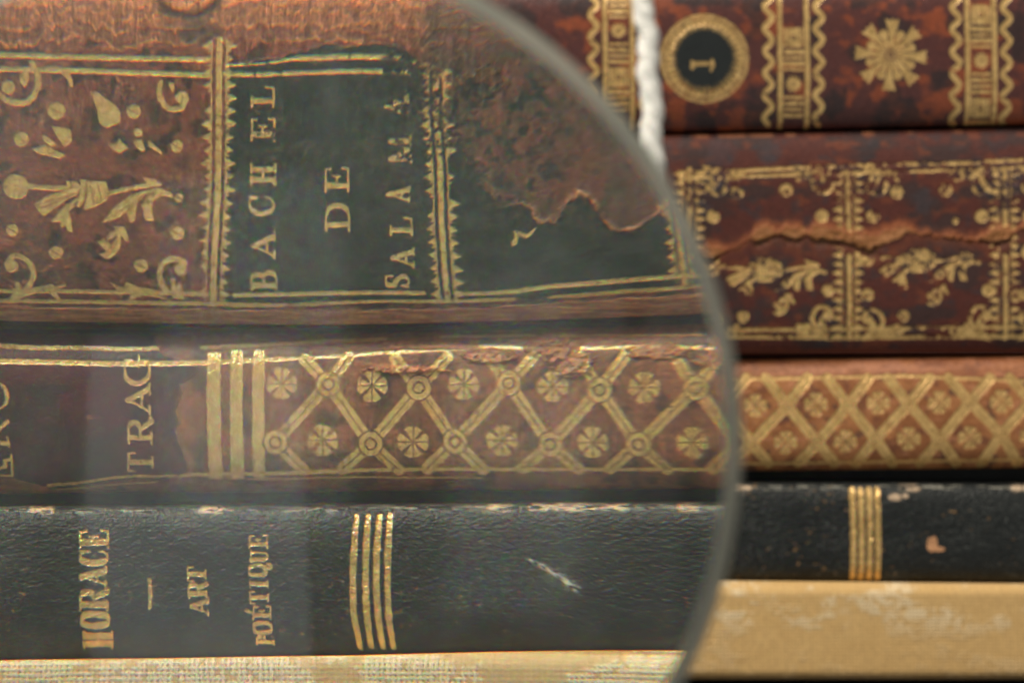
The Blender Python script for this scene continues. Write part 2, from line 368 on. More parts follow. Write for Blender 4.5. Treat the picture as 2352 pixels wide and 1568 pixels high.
def letter(sp, zone, ch, x0, x1, y0, y1, T, t):
    """rotated a quarter turn: reads upward, x0 = top of the letter (left), x1 = its base line, y1 = start (below), y0 = end"""
    for pts, ws in GL[ch]:
        P = [tuple(float(c) for c in q.split(',')) for q in pts.split()]
        if len(ws) == 1: ws = ws * len(P)
        W = [T if w == 'T' else t for w in ws]; m = max(min(W) / 2, t / 2)
        a0, a1, b0, b1 = x0 + m, x1 - m, y0 + m, y1 - m
        Q = [(a1 + (a0 - a1) * p[1], b1 + (b0 - b1) * p[0]) for p in P]
        if len(Q) > 3 and ch != 'T' and ch != 'E': sp.curve(zone, Q, W, 4)
        else: sp.line(zone, Q, W)

# unit conversions from the measured close views
def ca(pts, ox, oy, k): return [(ox + x * k, oy + y * k) for x, y in pts]
K1 = 0.27413; K2 = 0.28728

# ---- repeated finishing tools
def curl(sp, zone, T, w):
    sp.curve(zone, [T(p) for p in [(2, -1.75), (2.55, -.9), (2.5, 0), (1.9, .95), (.9, 1.1), (0.05, .55), (-.1, -.1)]], [w * .9, w, w, w * .85, w * .9, w * 1.1, w * 1.3])
    c = T((.35, -.1)); sp.disc(zone, c[0], c[1], w * 1.15)
    sp.line(zone, [T((1.45, -1.4)), T((1.2, -.35))], [w * 1.1, w * .4])
SPRAY = [  # main flower spray, in measured units about its calyx (690,200)
 ('d', (135, 145), 103), ('l', [(230, 140), (440, 158), (660, 152)], 40),
 ('p', [(676, 84), (722, 92), (712, 250), (668, 322), (640, 300), (672, 200)]),
 ('p', [(728, 100), (800, 96), (885, 104), (915, 190), (890, 262), (800, 312), (712, 338), (722, 250)]),
 ('p', [(560, 108), (660, 118), (655, 200), (560, 196)]), ('p', [(640, 300), (500, 420), (440, 430), (560, 290)]), ('p', [(830, 622), (880, 600), (960, 640), (900, 690)]),
 ('l', [(880, 205), (1080, 160), (1340, 120)], 34),
 ('p', [(292, 290), (430, 205), (560, 178), (660, 182), (650, 215), (560, 250), (470, 320), (368, 388), (320, 350)]),
 ('p', [(436, 440), (540, 310), (648, 236), (650, 262), (568, 345), (592, 400), (612, 530), (580, 530), (545, 468), (520, 500), (510, 440)]),
 ('p', [(560, 100), (640, 105), (660, 140), (590, 135)]),
 ('p', [(862, 452), (950, 325), (1100, 212), (1320, 150), (1330, 172), (1210, 225), (1080, 340), (1010, 400), (930, 420)]),
 ('p', [(1075, 300), (1150, 262), (1132, 430), (1104, 444), (1068, 400)]),
 ('p', [(1310, 150), (1360, 165), (1450, 205), (1440, 235), (1352, 215), (1290, 262), (1268, 310), (1292, 430), (1220, 430), (1190, 300), (1240, 215)]),
 ('p', [(960, 480), (1042, 480), (1085, 602), (1055, 602), (1012, 548), (1008, 660), (960, 725), (890, 752), (832, 716), (930, 660), (985, 560)]),
 ('p', [(905, 545), (975, 505), (985, 545), (900, 605)]), ('p', [(820, 622), (870, 580), (885, 600), (850, 620)]),
 ('p', [(1190, 60), (1300, 85), (1360, 128), (1240, 118)]),
 ('p', [(270, -175), (380, -205), (545, -120), (500, -90), (300, -145)]), ('p', [(355, -285), (380, -290), (478, -215), (430, -190), (372, -235)]),
 ('p', [(428, -362), (590, -340), (600, -235), (545, -190), (500, -240), (470, -300)]),
 ('p', [(908, -215), (980, -215), (1000, -260), (1080, -175), (1040, -160), (1000, -140), (940, -170)]),
 ('p', [(1118, -248), (1190, -248), (1222, -160), (1180, -150), (1135, -200)]), ('d', (1157, -308), 36),
 ('p', [(1240, -250), (1280, -220), (1360, -150), (1355, -125), (1290, -165), (1240, -195)]),
 ('p', [(758, -645), (800, -655), (900, -590), (970, -540), (1005, -490), (1008, -395), (890, -350), (832, -395), (808, -520)]),
]
def spray(sp, zone, T, k, upper=True):
    for q in SPRAY:
        if q[0] == 'd': c = T(q[1]); sp.disc(zone, c[0], c[1], q[2] * k)
        elif q[0] == 'l': sp.line(zone, [T(p) for p in q[1]], q[2] * k)
        else:
            if not upper and min(p[1] for p in q[1]) < -100: continue
            sp.poly(zone, [T(p) for p in q[1]])
    # grooves cut by the tool
    for g in ([(330, 330), (640, 200)], [(370, 280), (600, 210)], [(900, 420), (1250, 190)], [(1020, 380), (1200, 240)], [(600, 160), (600, 120)], [(760, 130), (790, 290)], [(820, 120), (850, 260)], [(560, 196), (660, 205)], [(930, 700), (1000, 580)]):
        sp.line(zone, [T(p) for p in g], 7 * k, cut=True)
def fleuron(sp, zone, x, y, r, rs, rough=0.0):
    """small eight-lobed flower quartered by a cross"""
    for k in range(8):
        a = (k // 2) * math.pi / 2 + (.30 if k % 2 else -.30) + rs.uniform(-.03, .03); ca_, sa = math.cos(a), math.sin(a)
        R = r * rs.uniform(.94, 1.04)
        sp.poly(zone, [(x + 2 * ca_, y + 2 * sa), (x + .55 * R * math.cos(a - .27), y + .55 * R * math.sin(a - .27)), (x + R * .97 * math.cos(a - .30), y + R * .97 * math.sin(a - .30)), (x + R * 1.03 * ca_, y + R * 1.03 * sa), (x + R * .97 * math.cos(a + .30), y + R * .97 * math.sin(a + .30)), (x + .55 * R * math.cos(a + .27), y + .55 * R * math.sin(a + .27))], r=r * .02)
    for a in (0, math.pi / 2):
        sp.line(zone, [(x - r * 1.1 * math.cos(a), y - r * 1.1 * math.sin(a)), (x + r * 1.1 * math.cos(a), y + r * 1.1 * math.sin(a))], r * .085, cut=True)
    for k in range(4):
        a = math.pi / 4 + k * math.pi / 2; f = lambda q, da: (x + q * math.cos(a + da), y + q * math.sin(a + da))
        sp.poly(zone, [f(r * .36, 0), f(r * 1.15, -.17), f(r * 1.15, .17)], cut=True)
    sp.disc(zone, x, y, r * .14, r * .07, cut=True)
def knot(sp, zone, x, y, r, ring=True):
    sp.disc(zone, x, y, r * 1.14, cut=True); sp.disc(zone, x, y, r)
    sp.disc(zone, x, y, r * .56, r * .36, cut=True)
def strap(sp, zone, a, b, w, groove=True):
    sp.line(zone, [a, b], w)
def strap_groove(sp, zone, a, b, w):
    a = arr(a); b = arr(b); sp.line(zone, [a, b], w * .11, cut=True)

def lin(pts):
    xs = [p[0] for p in pts]; ys = [p[1] for p in pts]
    return lambda X: np.interp(X, xs, ys).astype(np.float32)
def cover_and_pages(root, x0, x1, ytop, ybot, y0, board_mat, depth=0.105):
    """two boards and the page block behind the spine"""
    z0, z1 = wz(ybot), wz(ytop); X0, X1 = wx(x0), wx(x1); th = 0.0022
    box('front_cover', X0, X1, y0, y0 + depth, z1 - th, z1 - .00001, board_mat, root)
    box('back_cover', X0, X1, y0, y0 + depth, z0 + .00001, z0 + th, board_mat, root)
    box('page_block', X0 + .003, X1 - .003, y0 - .001, y0 + depth - .004, z0 + th + .0006, z1 - th - .0006, M_PAGE, root, 0)
RS = np.random.RandomState(11)

# ================================================================== BOOK with the round numbered label (topmost)
def book_round_label():
    root = empty('book', (0, 0.0, wz(300)))
    tag(root, 'mottled red calf book with round black label numbered 1, topmost of the stack', 'book', 'old leather bound books stacked flat')
    top = lin([(-260, -38), (2700, -50)]); bot = lin([(-260, 322), (1500, 301), (2352, 282), (2650, 276)])
    s = Spine(-260, 2650, top, bot, 0.0002, 0.0042, 3.0, 2.2)
    x, y = s.X, s.Y
    n = fbm(x / 70, y / 55, 1, 5, .55); n2 = fbm(x / 26, y / 20, 5, 4); n3 = fbm(x / 9, y / 9, 8, 3)
    c = np.zeros(x.shape + (3,), np.float32) + arr((.078, .022, .019))
    c = mixc(c, (.25, .055, .018), ss(.49, .63, n * .62 + n2 * .38) * .85)
    c = mixc(c, (.018, .013, .014), ss(.54, .66, fbm(x / 60, y / 60, 15, 5)) * .75)
    c = mixc(c, (.13, .035, .018), ss(.6, .8, n3) * .35)
    s.col = c
    s.H += 0.5 * (n3 - .5)
    def roll(xc, ph):
        s.part('gilt_band', 'spine')
        for dx in (-31, 31): s.line('R', [(xc + dx - 2, -60), (xc + dx, 120), (xc + dx + 2, 292)], 11)
        Y = -40 + ph
        while Y < 292:
            # square with ring, stripes, small flower, stripes
            s.poly('R', [(xc - 22, Y - 22), (xc + 22, Y - 22), (xc + 22, Y + 22), (xc - 22, Y + 22)]); s.disc('R', xc, Y, 6.5, 3, cut=True)
            s.line('R', [(xc - 14, Y - 24), (xc - 14, Y + 24)], 2.4, cut=True); s.line('R', [(xc + 15, Y - 24), (xc + 15, Y + 24)], 2.4, cut=True)
            for k in range(4): s.line('R', [(xc - 20, Y + 33 + k * 13.5), (xc + 20, Y + 33 + k * 13.5)], 9.5 if k % 2 == 0 else 6)
            s.poly('R', [(xc + (20 if a % 2 else 12.5) * math.cos(a * math.pi / 11), Y + 106 + (20 if a % 2 else 12.5) * math.sin(a * math.pi / 11)) for a in range(22)]); s.disc('R', xc, Y + 106, 4, 2, cut=True)
            for k in range(4): s.line('R', [(xc - 20, Y + 137 + k * 13.5), (xc + 20, Y + 137 + k * 13.5)], 8 if k % 2 else 6)
            Y += 213
        for sd in (-1, 1):
            s.part('gilt_wave', 'spine')
            Yw = np.arange(-60, 288, 4.0); pts = [(xc + sd * 58 + 8.5 * math.sin((yy + ph) * 2 * math.pi / 51), yy) for yy in Yw]
            s.line('R', pts, 12.5)
            for yy in (118 + 30 * sd, 250): s.line('R', [(xc + sd * 58 - 14, yy + ph), (xc + sd * 58 + 14, yy + 6 + ph)], 3.5, cut=True)
    s.cyy_b = None
    roll(1421, 4); roll(1823, -85 + 213 - 2); roll(2254, 73 + 0)
    def rosette(xc, yc):
        s.part('gilt_rosette', 'spine')
        for k in range(8):
            a = k * math.pi / 4 + .06; ca_, sa = math.cos(a), math.sin(a)
            f = lambda r, da: (xc + r * math.cos(a + da), yc + r * math.sin(a + da))
            s.poly('R', [f(14, -.15), f(50, -.10), f(82, -.17), f(76, -.05), f(82, .0), f(76, .06), f(82, .17), f(50, .10), f(14, .15)], r=1.5)
            b = a + math.pi / 8; g = lambda r: (xc + r * math.cos(b), yc + r * math.sin(b))
            s.line('R', [g(14), g(46)], [7, 11]); c2 = g(50); s.disc('R', c2[0], c2[1], 10)
        for k in range(16):
            a = k * math.pi / 8 + .06 + math.pi / 16; s.line('R', [(xc + 12 * math.cos(a), yc + 12 * math.sin(a)), (xc + 46 * math.cos(a), yc + 46 * math.sin(a))], 2.2, cut=True)
        s.disc('R', xc, yc, 13, cut=True); s.disc('R', xc, yc, 9, 6)
    rosette(2046, 126); rosette(1190 + 0, 122); rosette(2470, 118)
    # round label
    xc, yc = 1618, 134
    lab = (np.hypot(x - xc, y - yc) < 101)
    s.lab = lab.astype(np.float32); k = s.part('title_label', None, 'round black leather label with gilt rim'); s.pid[lab] = k
    blk = ss(76, 72, np.hypot(x - xc, y - yc)); s.col = mixc(s.col, (.011, .014, .014), blk); s.H += 1.4 * ss(78, 74, np.hypot(x - xc, y - yc))
    s.part('gilt_rim', 'title_label')
    s.disc('R', xc, yc, 102, 78); s.disc('R', xc, yc, 93.5, 91, cut=True); s.disc('R', xc, yc, 98.5, 96.8, cut=True)
    for k in range(40):
        a = k * 2 * math.pi / 40; ca_, sa = math.cos(a), math.sin(a)
        s.poly('R', [(xc + 79 * math.cos(a - .055), yc + 79 * math.sin(a - .055)), (xc + 64 * ca_, yc + 64 * sa), (xc + 79 * math.cos(a + .055), yc + 79 * math.sin(a + .055))])
        s.line('R', [(xc + 79 * math.cos(a + .04), yc + 79 * math.sin(a + .04)), (xc + 89 * math.cos(a + .1), yc + 89 * math.sin(a + .1))], 1.6, cut=True)
    s.part('gilt_number', 'title_label', 'gilt number 1')
    s.gain = .8; s.line('R', [(1594, 147), (1634, 146)], 10); s.line('R', [(1590, 141), (1590, 157)], [6, 7]); s.line('R', [(1636, 139), (1637, 150), (1632, 163)], [7, 8, 3]); s.gain = 1.0
    g = s.gold.copy()
    s.finish(root, M_SPECK, 0.55, 0.10 * ss(.55, .75, fbm(x / 40, y / 40, 40, 3)))
    cover_and_pages(root, -255, 2640, -44, 286, 0.0080, M_BOARD)

# ================================================================== BOOK with the green title label, magnified
def book_green_label():
    root = empty('book', (0, 0.0, wz(815)))
    tag(root, 'worn dark calf book with torn green title label and gilt flower sprays', 'book', 'old leather bound books stacked flat')
    top = lin([(-260, 338), (900, 326), (1500, 306), (2352, 291), (2650, 286)])
    bot = lin([(-260, 826), (0, 826), (700, 833), (1250, 826), (1720, 813), (2352, 811), (2650, 810)])
    s = Spine(-260, 2650, top, bot, lambda X: np.interp(X, [-260, 2650], [0.0, 0.0006]), 0.0048, 3.4)
    X, Y = s.cx, s.cyy; L = s.left
    # ---- leather
    n = fbm(X / 60, Y / 45, 1, 5, .6); f = fbm(X / 22, Y / 9, 4, 4, .6); g5 = fbm(X / 4, Y / 4, 7, 3, .7)
    c = np.zeros(X.shape + (3,), np.float32) + arr((.165, .054, .036))
    c = mixc(c, (.095, .042, .032), ss(.45, .62, n))
    c = mixc(c, (.22, .078, .042), ss(.5, .75, f) * .5)
    crk = ridge(X / 62, Y / 22, 11, 5, .022) * ss(.42, .6, fbm(X / 90, Y / 60, 61, 3)); crk2 = ridge(X / 20, Y / 9, 14, 4, .03) * ss(.5, .66, fbm(X / 70, Y / 50, 62, 3))
    c = mixc(c, (.46, .17, .08), np.clip(crk * .75 + crk2 * .5, 0, .9) * np.where(L, 1, .35))
    c = mixc(c, (.022, .022, .020), ss(.62, .70, fbm(X / 42, Y / 42, 17, 3)) * .8 * L)
    # scuffed fibrous head of the spine, laid bare along ragged steps
    edge = 96 + 26 * (fbm(X / 70, X * 0, 21, 5, .6) - .5) * 2 + 12 * (vn(X / 11, Y / 11, 22) - .5)
    for k, (off, colr) in enumerate([(0, (.17, .065, .04)), (-34, (.27, .105, .055)), (-62, (.20, .08, .045)), (-84, (.36, .14, .07))]):
        e = edge + off + 26 * (fbm(X / (36 + 9 * k), Y / 200, 24 + k, 4, .62) - .5)
        m = ss(e + 2, e - 2, Y) * L; c = mixc(c, colr, m * .85)
        lip = np.exp(-((Y - e) / 3.2) ** 2) * L * (vn(X / 30, Y * 0 + k, 29) > .25); c = mixc(c, (.50, .19, .08), lip * .9); s.H += lip * 1.0 + m * .3
    fib = ridge(X / 34, Y / 5, 41, 4, .06) * ss(112, 88, Y) * L; c = mixc(c, (.46, .20, .10), fib * .6); s.H += fib * .5
    hr = np.hypot((X - 430) / 78, (Y + 8) / 52); hole = np.exp(-((hr - .85) / .2) ** 2); c = mixc(c, (.02, .016, .014), hole * .9 * L); s.H -= 1.0 * hole * L
    stn = ss(1.2, .5, np.hypot((X - 455) / 60, (Y - 70) / 34) + .6 * (fbm(X / 16, Y / 16, 55, 3) - .5)); c = mixc(c, (.05, .045, .04), stn * .7 * L)
    # ---- green label, torn away at the upper right
    LABP = [(520, 150), (600, 135), (690, 118), (745, 93), (800, 104), (870, 97), (935, 108), (960, 135), (1010, 150), (1045, 190), (1075, 170), (1115, 150), (1150, 165), (1170, 205), (1120, 230),
            (1075, 265), (1050, 300), (1075, 345), (1095, 385), (1122, 420), (1150, 445), (1168, 469), (1190, 462), (1207, 466), (1225, 482), (1242, 507), (1278, 507), (1300, 480), (1318, 452), (1333, 439),
            (1352, 450), (1374, 477), (1392, 505), (1415, 524), (1445, 530), (1470, 526), (1495, 507), (1541, 469), (1600, 440), (1640, 640), (1600, 652), (1442, 672), (1305, 683), (1180, 692), (1023, 697), (800, 699), (640, 706), (515, 703)]
    P = arr(LABP); rag = 22 + 50 * ss(930, 1010, X) * ss(470, 430, Y) * ss(1330, 1240, X); jx = X + rag * (fbm(X / 16, Y / 16, 70, 5, .6) - .5); jy = Y + rag * (fbm(X / 16, Y / 16, 71, 5, .6) - .5)
    ins = np.zeros(X.shape, bool); dd = np.full(X.shape, 1e9, np.float32)
    for a, b in zip(P, np.roll(P, -1, 0)):
        ins ^= ((a[1] > jy) != (b[1] > jy)) & (jx < (b[0] - a[0]) * (jy - a[1]) / (b[1] - a[1] + 1e-9) + a[0])
        ex, ey = b - a; px = jx - a[0]; py = jy - a[1]; t = np.clip((px * ex + py * ey) / (ex * ex + ey * ey), 0, 1); dd = np.minimum(dd, np.hypot(px - t * ex, py - t * ey))
    sd = np.where(ins, -dd, dd); lab = (sd < 0) & L
    m = ss(1.5, -1.5, sd) * L
    scar = ss(34, 0, np.abs(sd)) * ((X > 960) & (Y < 515)) * L
    green = np.zeros_like(c) + arr((.021, .029, .026)); green = mixc(green, (.038, .043, .039), ss(.45, .7, fbm(X / 40, Y / 30, 75, 4)) * .7)
    scr = ridge(X / 30, Y / 18, 77, 5, .016); green = mixc(green, (.20, .15, .085), scr * .8 * ss(.45, .6, fbm(X / 60, Y / 60, 78, 3)))
    pit = (vn(X / 2.6, Y / 2.6, 79) > .90) & (fbm(X / 40, Y / 40, 80, 3) > .5); green = mixc(green, (.17, .12, .06), pit * .35)
    # abraded zone at the right where brown leather shows through
    ab = ss(940, 1040, X) * ss(330, 200, Y) * ss(.42, .52, fbm(X / 14, Y / 14, 81, 4)); green = mixc(green, (.12, .06, .035), ab * .75)
    c = c * (1 - m[..., None]) + green * m[..., None]
    br = mixc(np.zeros_like(c) + arr((.125, .062, .046)), (.075, .058, .046), ss(.4, .6, fbm(X / 30, Y / 30, 83, 4)))
    zr = ss(940, 1000, X) * (1 - m) * (Y < 560) * L; c = c * (1 - zr[..., None] * .8) + br * zr[..., None] * .8
    rem = ss(.535, .575, fbm(X / 24, Y / 20, 88, 5, .6)) * ss(960, 1010, X) * ss(1340, 1260, X) * ss(500, 440, Y) * ss(120, 180, Y) * L * (1 - m); c = mixc(c, (.026, .036, .032), rem * .9)
    scl = ridge(X / 22, Y / 20, 85, 5, .03) * scar; c = mixc(c, (.26, .16, .085), scl * .8); s.H += scl * .8
    lip = np.exp(-((sd - 2 + 5 * (fbm(X / 7, Y / 7, 87, 3) - .5)) / (2.2 + 5 * fbm(X / 26, Y / 26, 82, 2))) ** 2) * (X > 1190) * (Y < 560) * L; c = mixc(c, (.45, .21, .10), lip * (.45 + .55 * (X > 1325)) * ss(.35, .55, fbm(X / 40, Y / 40, 86, 2)) * .9)
    s.H += 1.2 * m + 1.5 * lip
    # ---- right hand part: dark red calf, bluish stains, long open crack
    R = ~L; x, y = s.X, s.Y
    r = np.zeros_like(c) + arr((.085, .023, .017)); r = mixc(r, (.05, .024, .022), ss(.45, .62, fbm(x / 60, y / 40, 90, 4))); r = mixc(r, (.17, .045, .02), ss(.6, .75, fbm(x / 40, y / 22, 93, 4)) * .6)
    r = mixc(r, (.028, .030, .036), ss(.61, .69, fbm(x / 30, y / 24, 95, 4)) * .5)
    for (bx, by, br_) in ((1655, 350, 40), (1650, 420, 34), (2320, 400, 45), (2120, 460, 30), (1770, 350, 30), (1610, 480, 26)):
        r = mixc(r, (.045, .047, .056), ss(1.2, .5, np.hypot((x - bx) / br_, (y - by) / br_) + .9 * (fbm(x / 14, y / 14, 97, 3) - .5)) * .42)
    # the crack: lifted tan lip above, dark hollow below
    cy_ = np.interp(x, [1300, 1560, 1640, 1690, 1740, 1780, 1850, 1930, 1995, 2040, 2080, 2160, 2250, 2300, 2352, 2650], [560, 585, 583, 568, 540, 533, 536, 545, 560, 548, 532, 545, 552, 540, 525, 520]) + 7 * (fbm(x / 22, x * 0, 99, 4) - .5)
    wdt = 13 * (.15 + 1.7 * ss(.3, .7, fbm(x / 45, x * 0, 101, 3))) * ss(1560, 1620, x) + .1
    fl = 14 * (fbm(x / 8, y / 5, 104, 4, .65) - .5) + 16 * (fbm(x / 24, y / 60, 106, 3) - .5); yy = y - cy_ + fl; lipR = ss(-wdt * 1.15, -wdt * .7, yy) * ss(wdt * .45, wdt * .28, yy) * (wdt > 1); hol = ss(wdt * .30, wdt * .5, yy) * ss(wdt * 1.35, wdt * .8, yy) * ss(.36, .44, fbm(x / 50, y / 90, 103, 3)) * (wdt > 1)
    r = mixc(r, (.26, .105, .032), lipR * .9); r = mixc(r, (.46, .21, .09), lipR * ss(.5, .62, fbm(x / 30, y / 4, 108, 4)) * .8); r = mixc(r, (.10, .04, .016), hol * .8); r = mixc(r, (.36, .11, .04), np.exp(-((yy + wdt * 1.15) / 10) ** 2) * .65 * (wdt > 1)); r = mixc(r, (.16, .045, .02), np.exp(-((yy - wdt * 1.6) / 16) ** 2) * .5 * (wdt > 1))
    s.H += R * ((.6 + 3 * fbm(x / 7, y / 4, 109, 4, .65)) * lipR - 5 * hol)
    r = mixc(r, (.33, .125, .06), ss(.5, .62, fbm(x / 50, y / 200, 105, 4)) * ss(16, 5, y - top(x)) * .95)
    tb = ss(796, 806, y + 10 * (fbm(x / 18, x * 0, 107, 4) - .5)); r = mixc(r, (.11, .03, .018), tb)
    c = np.where(L[..., None], c, r)
    # tan laid-bare joint below the frame on the left
    ed = np.interp(X, [-200, 0, 400, 800, 1100, 1300, 1640], [704, 702, 709, 711, 706, 694, 672]) + 9 * (fbm(X / 30, X * 0, 110, 4) - .5)
    tj = ss(ed, ed + 3, Y) * L; tan = mixc(np.zeros_like(c) + arr((.25, .10, .052)), (.42, .19, .09), ss(.4, .65, fbm(X / 50, Y / 3.5, 112, 4)))
    c = c * (1 - tj[..., None]) + tan * tj[..., None]; s.H += tj * 2.5 * (fbm(X / 60, Y / 4, 113, 3))
    vst = fbm(X / 2.4, Y / 34, 63, 3, .6); c = c * np.where(L & (Y < 300), .70 + .60 * ss(.3, .7, vst) , 1)[..., None]
    s.H += .7 * (g5 - .5) + .5 * crk * L + .5 * (f - .5)
    s.col = c
    # ---- parts: label
    k = s.part('title_label', None, 'torn dark green leather label'); s.pid[lab] = k; s.lab = lab.astype(np.float32)
    wm = np.zeros_like(X) + .09 * ss(440, 330, Y) * (X > 540) * (X < 1040) * L * ss(.4, .6, fbm(X / 50, Y / 50, 89, 2))
    # fillets
    s.part('gilt_fillet', 'spine')
    s.line('L', [(-60, 124), (0, 123), (250, 130), (478, 134)], 11.5); s.line('L', [(-60, 152), (0, 155), (200, 160), (478, 170)], 11.5)
    s.line('L', [(-60, 666), (0, 668), (140, 668), (320, 671), (475, 675)], 9.5); s.line('L', [(-60, 690), (0, 691), (180, 693), (480, 697), (640, 702)], 9)
    s.part('gilt_fillet', 'title_label')
    s.line('L', [(520, 147), (600, 144), (680, 131), (740, 129), (817, 126), (880, 128), (927, 132)], [4, 4, 9, 12, 12, 12, 9]); s.line('L', [(516, 167), (600, 168), (680, 164), (817, 160), (880, 161), (941, 163)], 10)
    s.curve('L', [(943, 136), (965, 144), (1000, 152), (1023, 176)], 6)
    s.line('L', [(538, 677), (660, 675), (762, 672), (880, 671), (973, 672)], 9.5); s.line('L', [(1048, 675), (1120, 673), (1182, 669), (1259, 658), (1340, 651), (1429, 644), (1538, 636), (1620, 631)], [8, 9, 10, 11, 11, 11, 10, 8])
    s.line('L', [(530, 702), (660, 700.5), (803, 694), (900, 691), (1023, 692.5), (1100, 690), (1180, 688)], 8); s.line('L', [(1260, 684), (1305, 680), (1390, 674), (1442, 669), (1530, 664), (1620, 655)], [5, 9, 10, 10, 10, 8])
    # upright bands with teeth
    bands = [([(504, 90), (503, 130), (503, 300), (501, 440), (492, 600), (489, 697)], 13.5), ([(1003, 150), (1004, 260), (1010, 330), (1014.8, 403), (1017, 500), (1022, 590), (1028.5, 690)], 12.5), ([(1563, 440), (1568, 524), (1572, 600), (1575, 650)], 14)]
    for i, (pts, w) in enumerate(bands):
        s.part('gilt_band', 'title_label' if i else 'spine'); s.line('L', pts, w)
        s.teeth('L', pts, -1, 19, 37, 30 if i < 2 else 33, 10); s.teeth('L', pts, 1, 19, 39, 30 if i < 2 else 33, 10)
        s.line('L', [(a - 17, b) for a, b in pts], 2.4); s.line('L', [(a + 17, b) for a, b in pts], 2.4)
        for t in (.12, .38, .46, .63, .81): q = int(t * (len(pts) - 1)); a, b = arr(pts[q]) + (arr(pts[q + 1]) - arr(pts[q])) * (t * (len(pts) - 1) - q); s.line('L', [(a - 9, b), (a + 9, b + 2)], 2.2, cut=True)
    wm += .22 * np.exp(-((X - 1004) / 60) ** 2) * ss(420, 330, Y) * L
    wm += .20 * np.exp(-((X - 490) / 50) ** 2 - ((Y - 380) / 16) ** 2) * L
    # words of the label
    s.part('gilt_word', 'title_label', 'gilt word BACHEL')
    for ch, a, b, c0, c1 in (('B', 576, 637, 618, 667), ('A', 578, 634, 530, 592), ('C', 572, 631, 444, 497), ('H', 576, 636, 372, 424), ('E', 577, 634, 264, 322), ('L', 577, 632, 192, 244)): letter(s, 'L', ch, a, b, c0, c1, 12, 5)
    s.part('gilt_word', 'title_label', 'gilt word DE')
    letter(s, 'L', 'D', 748, 806, 461, 531, 12, 5); letter(s, 'L', 'E', 748, 804, 378, 440, 12, 5)
    s.part('gilt_word', 'title_label', 'worn gilt word SALAMA')
    for ch, a, b, c0, c1 in (('S', 884, 942, 626, 662), ('A', 898, 954, 568, 612), ('L', 898, 951, 494, 540), ('A', 888, 945, 424, 462), ('M', 893, 948, 308, 374), ('A', 884, 942, 212, 268)): letter(s, 'L', ch, a, b, c0, c1, 11, 5)
    wm += .10 * np.exp(-((X - 910) / 50) ** 2) * ss(480, 440, Y) * L + .07 * ss(440, 380, Y) * ss(560, 600, X) * ss(700, 660, X) * L
    wm += .16 * np.exp(-((X - 915) / 50) ** 2) * ss(300, 270, Y) * L
    s.part('gilt_number', 'title_label', 'worn gilt volume number')
    s.curve('L', [(1184, 556), (1190, 544), (1186, 530)], [12, 8, 5]); s.curve('L', [(1196, 533), (1214, 540), (1232, 524)], [8, 8, 4])
    # flower compartment
    s.part('gilt_spray', 'spine'); T = lambda p: (p[0] * K1, 386.8 + p[1] * K1); spray(s, 'L', T, K1)
    for q in ((475, -495 + 0, 72), (1120, -488, 58), (180, -255, 60), (1485, -195, 52), (105, 510, 50), (470, 698, 56), (1503, 235, 36), (1490, 535, 56), (1182, 810, 56)):
        s.part('gilt_dot', 'spine'); a = T((q[0], q[1])); s.disc('L', a[0], a[1], q[2] * K1); s.line('L', [(a[0] - 11, a[1] - 5), (a[0] + 11, a[1] + 7)], 2, cut=True)
    for pts, w, dc in (([(0, -630), (60, -580), (150, -560), (240, -575), (300, -660), (318, -770), (270, -890)], 48, (68, -690, 55)), ([(1345, -735), (1335, -640), (1380, -540), (1450, -505), (1520, -520), (1560, -590)], 46, (1525, -605, 54)),
                       ([(52, 790), (100, 738), (160, 728), (240, 780), (280, 860), (265, 945), (222, 1005)], 44, (98, 815, 52)), ([(1560, 790), (1480, 752), (1390, 772), (1338, 860), (1350, 950), (1400, 1030)], 46, (1515, 838, 52))):
        s.part('gilt_scroll', 'spine'); P = [T(p) for p in pts]; s.curve('L', P, [w * K1 * .8] + [w * K1] * (len(P) - 1)); a = T(dc[:2]); s.disc('L', a[0], a[1], dc[2] * K1)
    s.part('gilt_leaves', 'spine')
    for pl in ([(60, 1110), (110, 1045), (230, 1010), (440, 965), (460, 990), (550, 960), (552, 985), (460, 1015), (520, 1115), (490, 1105), (400, 1035), (260, 1050), (130, 1105)], [(125, 950), (165, 950), (185, 1030), (150, 1100)],
               [(920, 940), (1010, 990), (1040, 985), (1060, 950), (1160, 990), (1300, 1012), (1400, 1045), (1150, 1052), (1000, 1030)], [(1430, 920), (1468, 918), (1470, 1000), (1500, 950), (1530, 1010), (1550, 1100), (1450, 1085), (1440, 1020)],
               [(1070, 1100), (1100, 1060), (1180, 1045), (1300, 1050), (1430, 1100), (1420, 1105), (1290, 1070), (1190, 1062), (1110, 1100)]): s.poly('L', [T(p) for p in pl])
    for pl in ([(330, -860), (450, -870), (560, -850), (600, -760), (612, -700), (590, -690), (560, -760), (500, -820), (400, -840)], [(160, -790), (230, -840), (240, -760), (205, -690), (175, -720)], [(1410, -730), (1462, -725), (1465, -680), (1440, -650)]): s.poly('L', [T(p) for p in pl])
